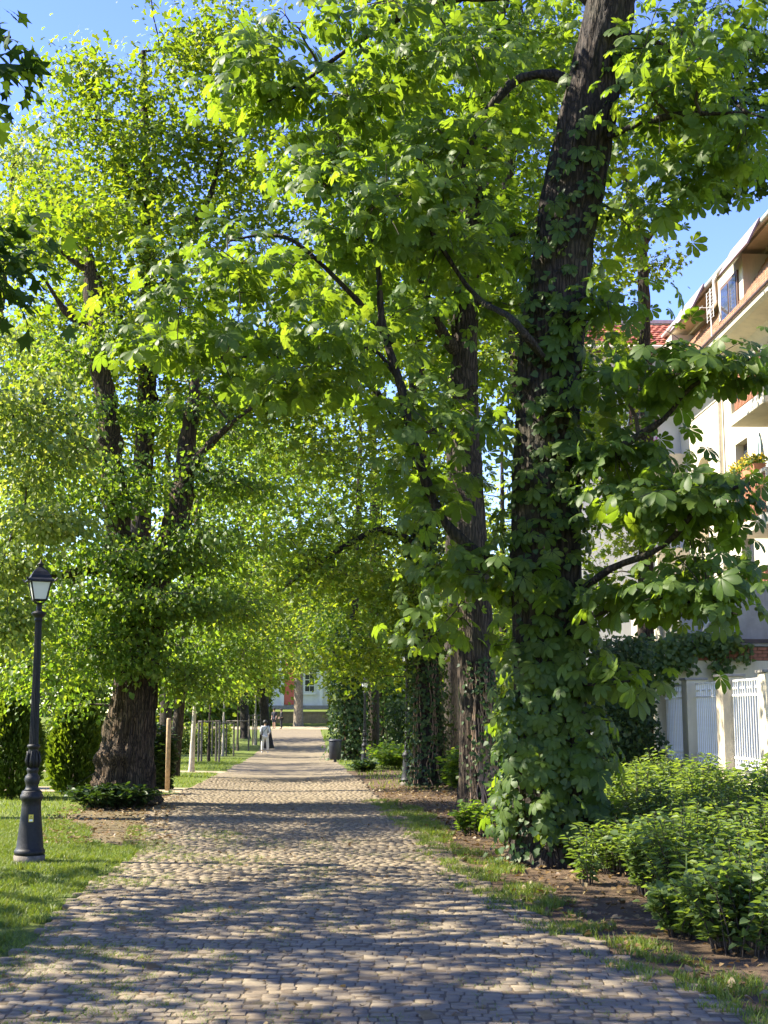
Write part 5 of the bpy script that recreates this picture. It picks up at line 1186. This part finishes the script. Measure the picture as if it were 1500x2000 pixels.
balcony(15.6, 19.6, 8.35, 9.5, 1.0, M['rail_wood'], True); balcony(15.6, 19.6, 5.5, 6.6, 1.0, M['rail_wood'], True)
# things on the balconies
fb = thing('flower_box', 'terracotta flower box full of yellow flowers on the lower balcony rail', 'flower box', BH(U0 - 1.14, S0 + 6.0, 7.035), YAW)
for q in range(1, 3): MB().add([(-.13, -2.05 + q * 1.02, 0), (.13, -2.05 + q * 1.02, 0), (.13, -1.07 + q * 1.02, 0), (-.13, -1.07 + q * 1.02, 0), (-.16, -2.07 + q * 1.02, .2), (.16, -2.07 + q * 1.02, .2), (.16, -1.06 + q * 1.02, .2), (-.16, -1.06 + q * 1.02, .2)], [(3, 2, 1, 0), (4, 5, 6, 7), (0, 1, 5, 4), (1, 2, 6, 5), (2, 3, 7, 6), (3, 0, 4, 7)]).build('trough', M['terracotta'], fb)
def fleaf(name, n, mat, box, size, parent, seed):
    r = np.random.default_rng(seed); p = np.stack([r.uniform(*box[0], n), r.uniform(*box[1], n), r.uniform(*box[2], n)], -1)
    leaf_obj(name, 'tri', p, r.normal(size=(n, 3)), r.normal(size=(n, 3)) + np.array([-.4, -.4, .6]), size * r.uniform(.6, 1.3, n), M[mat], parent, (0, 0, 0))
fleaf('foliage', 500, 'shrub', ((-.2, .2), (-1.05, 1.0), (.16, .40)), .10, fb, 1); fleaf('flowers', 420, 'yellow_petal', ((-.24, .22), (-1.05, 1.0), (.22, .50)), .07, fb, 2)
pf = thing('flower_pot', 'pot of pink flowers on the far upper balcony', 'flower pot', BH(U0 - .94, S0 + 16.4, 9.505), YAW)
MB().lathe([(.10, 0), (.15, .22), (.16, .25)], 14).build('pot', M['terracotta'], pf); fleaf('foliage', 120, 'shrub', ((-.25, .25), (-.3, .3), (.2, .55)), .12, pf, 3); fleaf('flowers', 120, 'pink_petal', ((-.3, .25), (-.35, .35), (.3, .75)), .11, pf, 4)
um = thing('parasol', 'closed pale blue parasol on the balcony behind the yellow flowers', 'parasol', BH(U0 - .75, S0 + 6.2, 6.03), YAW)
MB().tube([(0, 0, 0), (0, 0, 2.42)], .02, 8).build('pole', M['white_metal'], um); MB().lathe([(.03, .95), (.16, 1.0), (.13, 1.5), (.08, 2.1), (.02, 2.4)], 14, flute=.3).build('canopy', M['canvas'], um); MB().lathe([(.2, .0), (.2, .06), (.05, .09)], 16).build('base', M['concrete'], um)
an = thing('roof_antenna', 'white grid television antenna on the attic of the apartment house', 'antenna', BH(U0 - .75, S0 + 9.8, 11.33), YAW)
MB().tube([(0, 0, 0), (0, 0, 1.7)], .02, 8).build('mast', M['white_metal'], an)
mb = MB()
for q in range(9): mb.tube([(-.02, -.35, .75 + q * .11), (-.02, .35, .75 + q * .11)], .008, 5)
for q in (-.35, 0, .35): mb.tube([(-.02, q, .72), (-.02, q, 1.66)], .01, 5)
mb.build('grid', M['white_metal'], an); MB().tube([(0, 0, 1.1), (-.4, 0, 1.1)], .012, 6).tube([(-.3, -.2, 1.1), (-.3, .2, 1.1)], .008, 5).tube([(-.4, -.15, 1.1), (-.4, .15, 1.1)], .008, 5).build('boom', M['white_metal'], an)

# ------------------------------------------------------------------ house with the red roof behind
rh = thing('red_roof_house', 'white house behind with red tiled roof and grey ridge', 'building', BP(7.2, 45.5), YAW)
MB().box(0, 8.5, .6, 8, -.2, 14.45).build('wall', M['palace_white'], rh)
MB().extr([(.1, 14.46), (.1, 14.60), (2.05, 15.95), (4, 14.6), (4, 14.46)], 8.5, 'x', 0).build('roof_core', M['dark_flash'], rh)
L = math.hypot(1.75, 1.35)
tv = [(-.115, 0, .05), (0, 0, .075), (.115, 0, .05), (-.115, .26, .01), (0, .26, .035), (.115, .26, .01), (-.115, 0, 0), (0, 0, .02), (.115, 0, 0)]
tm = MB().add(tv, [(0, 1, 4, 3), (1, 2, 5, 4), (6, 7, 1, 0), (7, 8, 2, 1)]).build('roof_tile', M['tile_red'], rh)
sl_ = math.atan2(2.7, 3.9); first = True; cnt = 0
for r_ in range(10):
    for c_ in range(30):
        loc = (.1 + c_ * .235 + (r_ % 2) * .117, .1 + math.cos(sl_) * r_ * .215, 14.605 + math.sin(sl_) * r_ * .215)
        if first: tm.location = loc; tm.rotation_euler = (sl_, 0, 0); first = False
        else: dup(tm, rh, loc, (sl_, 0, 0))
MB().box(-.1, 8.4, 1.93, 2.17, 15.97, 16.10).build('ridge_flashing', M['zinc'], rh)
MB().tube([(-.1, -.02, 14.50), (8.4, -.02, 14.50)], .085, 10).build('gutter', M['pipe_cream'], rh, True)
for q in range(3):
    w = MB().box(1.0 + q * 2.0, 2.0 + q * 2.0, .52, .598, 11.6, 13.3).build('window', M['brown_frame'], rh); MB().box(1.1 + q * 2.0, 1.9 + q * 2.0, .50, .518, 11.7, 13.2).build('pane', M['glass'], w)

# ------------------------------------------------------------------ far end: low wall, bank, palace
def xat(px, d): return (px - CX) / FPX * d
lw = thing('stone_wall', 'low sandstone retaining wall across the far end of the path', 'wall', (xat(600, 131), 131, .6))
MB().box(-14, 16, 0, .5, -.4, 1.12).build('masonry', M['stone'], lw); MB().box(-14.05, 16.05, -.08, .58, 1.122, 1.26).build('coping', M['sand'], lw)
bank = MB().add([(-24, 131.4, 1.55), (14, 131.4, 1.55), (14, 149, 2.15), (-24, 149, 2.15), (-24, 131.4, -1), (14, 131.4, -1), (14, 149, -1), (-24, 149, -1)], [(0, 1, 2, 3), (7, 6, 5, 4), (0, 4, 5, 1), (1, 5, 6, 2), (2, 6, 7, 3), (3, 7, 4, 0)]).build('grass_bank', M['grass_ground']); bank['kind'] = 'structure'
pal = thing('palace', 'far white palace with a brick-red bay and tall windows at the end of the path', 'building', (xat(568, 149), 149, 2.1))
MB().box(-14, 14, 0, 8, -.3, 14).build('wall', M['palace_white'], pal)
MB().box(-.62, .62, -.25, -.002, .55, 12).build('red_bay', M['palace_red'], pal)
for x0 in (-.95, .63, 3.3, 6.5, -4.2): MB().box(x0, x0 + .32, -.40, -.003, -.3, 13).build('pilaster', M['palace_white'], pal)
for x0 in (1.6, 4.5, -3.0, 7.6):
    w = MB().box(x0, x0 + 1.15, -.12, -.004, 1.9, 6.0).build('window', M['white_metal'], pal)
    for i in range(2):
        for j in range(6): MB().box(x0 + .08 + i * .52, x0 + .55 + i * .52, -.14, -.122, 2.0 + j * .66, 2.58 + j * .66).build('pane', M['glass'], w)
    MB().box(x0 - .15, x0 + 1.3, -.30, -.005, 1.65, 1.85).build('sill', M['palace_white'], pal)
MB().box(-14.1, 14.1, -.45, -.006, -.3, .45).build('plinth', M['concrete'], pal)

# ------------------------------------------------------------------ people
def skin_obj(name, joints, edges, mat, parent, lv=2):
    keys = list(joints); me = bpy.data.meshes.new(name); me.from_pydata([joints[k][:3] for k in keys], [(keys.index(a_), keys.index(b_)) for a_, b_ in edges], [])
    o = bpy.data.objects.new(name, me); COL.objects.link(o); o.parent = parent; me.materials.append(mat)
    o.modifiers.new('skin', 'SKIN').use_smooth_shade = True
    for i, k in enumerate(keys):
        r_ = joints[k][3]; me.skin_vertices[0].data[i].radius = r_ if isinstance(r_, tuple) else (r_, r_)
        me.skin_vertices[0].data[i].use_root = (i == 0)
    m = o.modifiers.new('sub', 'SUBSURF'); m.levels = m.render_levels = lv
    return o
def person(label, loc, rz, top, bottom, shoe, stance=.13, elbow=(.06, .10), shorts=False, bag=False, cap=None, hair_r=.105):
    p = thing('person', label, 'person', loc, rz)
    J = {'pel': (0, 0, .95, (.13, .10)), 'wst': (0, 0, 1.08, (.12, .09)), 'ch': (0, 0, 1.28, (.155, .10)), 'nk0': (0, 0, 1.43, (.07, .065)), 'nk': (0, .005, 1.50, .048), 'hd0': (0, .015, 1.56, .072), 'hd': (0, .02, 1.64, (.078, .095)), 'hd1': (0, .015, 1.71, (.055, .07))}
    E = [('pel', 'wst'), ('wst', 'ch'), ('ch', 'nk0'), ('nk0', 'nk'), ('nk', 'hd0'), ('hd0', 'hd'), ('hd', 'hd1')]
    for s_, q in ((-1, 'l'), (1, 'r')):
        J.update({'sh' + q: (s_ * .185, 0, 1.40, .058), 'el' + q: (s_ * .245, -.02, 1.12, .043), 'wr' + q: (s_ * (.245 - elbow[0]), elbow[1], .90 + abs(elbow[1]) * .6, .030), 'pm' + q: (s_ * (.24 - elbow[0]), elbow[1] + .035, .83 + abs(elbow[1]) * .7, (.036, .018))})
        E += [('ch', 'sh' + q), ('sh' + q, 'el' + q), ('el' + q, 'wr' + q), ('wr' + q, 'pm' + q)]
        bx, by, bz = J['pm' + q][:3]
        for f_, (dx, ln) in enumerate(((-.027, .060), (-.009, .072), (.009, .068), (.027, .052))):
            J[f'f{f_}a{q}'] = (bx + dx, by + .02, bz - .045, .009); J[f'f{f_}b{q}'] = (bx + dx, by + .035, bz - .045 - ln * .7, .007); E += [('pm' + q, f'f{f_}a{q}'), (f'f{f_}a{q}', f'f{f_}b{q}')]
        J[f'ta{q}'] = (bx - s_ * .035, by + .03, bz + .005, .010); J[f'tb{q}'] = (bx - s_ * .045, by + .05, bz - .035, .008); E += [('pm' + q, f'ta{q}'), (f'ta{q}', f'tb{q}')]
        J.update({'hp' + q: (s_ * .09, 0, .88, .092), 'kn' + q: (s_ * stance * .9, .015, .50, .062), 'cf' + q: (s_ * stance, -.01, .34, .056), 'an' + q: (s_ * stance, -.015, .09, .038), 'ft' + q: (s_ * (stance + .015), .11, .035, (.042, .028))})
        E += [('pel', 'hp' + q), ('hp' + q, 'kn' + q), ('kn' + q, 'cf' + q), ('cf' + q, 'an' + q), ('an' + q, 'ft' + q)]
    skin_obj('body', J, E, M['skin'], p)
    g = .018
    def grow(keys, extra=g): return {k_: (*J[k_][:3], tuple(v_ + extra for v_ in J[k_][3]) if isinstance(J[k_][3], tuple) else J[k_][3] + extra) for k_ in keys}
    T = grow(['wst', 'ch', 'nk0', 'shl', 'shr', 'ell', 'elr'] + ([] if shorts else ['wrl', 'wrr'])); T['hem'] = (0, 0, .86, (.175, .125)); T['nk0'] = (0, 0, 1.44, (.075, .07))
    skin_obj('shirt', T, [e for e in E if e[0] in T and e[1] in T] + [('hem', 'wst')], M[top], p)
    B = grow(['pel', 'hpl', 'hpr', 'knl', 'knr'] + ([] if shorts else ['cfl', 'cfr']), .022)
    be = [e for e in E if e[0] in B and e[1] in B]
    if not shorts:
        for q in 'lr': B['hm' + q] = (J['an' + q][0], -.012, .10, .066); be.append(('cf' + q, 'hm' + q))
    skin_obj('trousers', B, be, M[bottom], p)
    for q in 'lr':
        ax, ay = J['an' + q][0], J['an' + q][1]; skin_obj('shoe', {'a': (ax, ay - .02, .05, (.048, .045)), 'b': (ax + (.006 if q == 'r' else -.006), ay + .09, .04, (.05, .038)), 'c': (ax + (.012 if q == 'r' else -.012), ay + .17, .032, (.042, .026))}, [('a', 'b'), ('b', 'c')], M[shoe], p)
    hv = MB().lathe([(.02, -.085), (hair_r * .8, -.07), (hair_r, -.01), (hair_r * .95, .05), (hair_r * .6, .105), (.02, .125)], 16, (0, -.012, 1.655)).build('hair', M['hair'], p, True)
    # face: nose, eyes, mouth, ears
    MB().lathe([(.012, 0), (.016, .02), (.006, .05)], 8, (0, .118, 1.60)).build('nose', M['skin'], p, True)
    for s_ in (-1, 1):
        MB().lathe([(.002, -.006), (.010, 0), (.002, .006)], 8, (s_ * .032, .108, 1.645)).build('eye', M['hair'], p); MB().lathe([(.004, -.03), (.014, 0), (.006, .03)], 8, (s_ * .098, .01, 1.63)).build('ear', M['skin'], p, True)
    MB().box(-.022, .022, .106, .113, 1.568, 1.576).build('mouth', M['terracotta'], p)
    if bag:
        MB().box(-.30, -.20, -.11, .11, .72, .98).build('bag', M['cloth_black'], p, bevel=.02)
        MB().tube([(-.22, -.10, .96), (-.10, -.145, 1.12), (.06, -.13, 1.32), (.12, -.06, 1.45), (.12, .03, 1.455)], .011, 6).build('strap', M['cloth_black'], p)
    if cap:
        MB().lathe([(.108, 0), (.110, .05), (.08, .10), (.02, .12)], 16, (0, .005, 1.68)).build('cap', M[cap], p, True); MB().box(-.07, .07, .09, .19, 1.685, 1.70).build('cap_brim', M[cap], p)
    return p
def at_ground(px, d): x = xat(px, d); return (x, d, float(gz(x, d)) + .014)
person('person in pale shirt and white trousers on the path, crossbody bag, back turned', at_ground(521, 74), .12, 'shirt_white', 'trouser_white', 'shoe_white', .15, (.05, .16), bag=True, hair_r=.125)
person('person in dark top and dark shorts with a cap, far along the path', at_ground(538, 119), 2.6, 'cloth_dark', 'cloth_dark', 'cloth_black', .09, (.02, .05), shorts=True, cap='cloth_black')
person('person dressed all in black with a cap, right of the two far walkers', at_ground(552, 118), 1.9, 'cloth_black', 'cloth_black', 'cloth_black', .07, (.09, .20), cap='cloth_black')
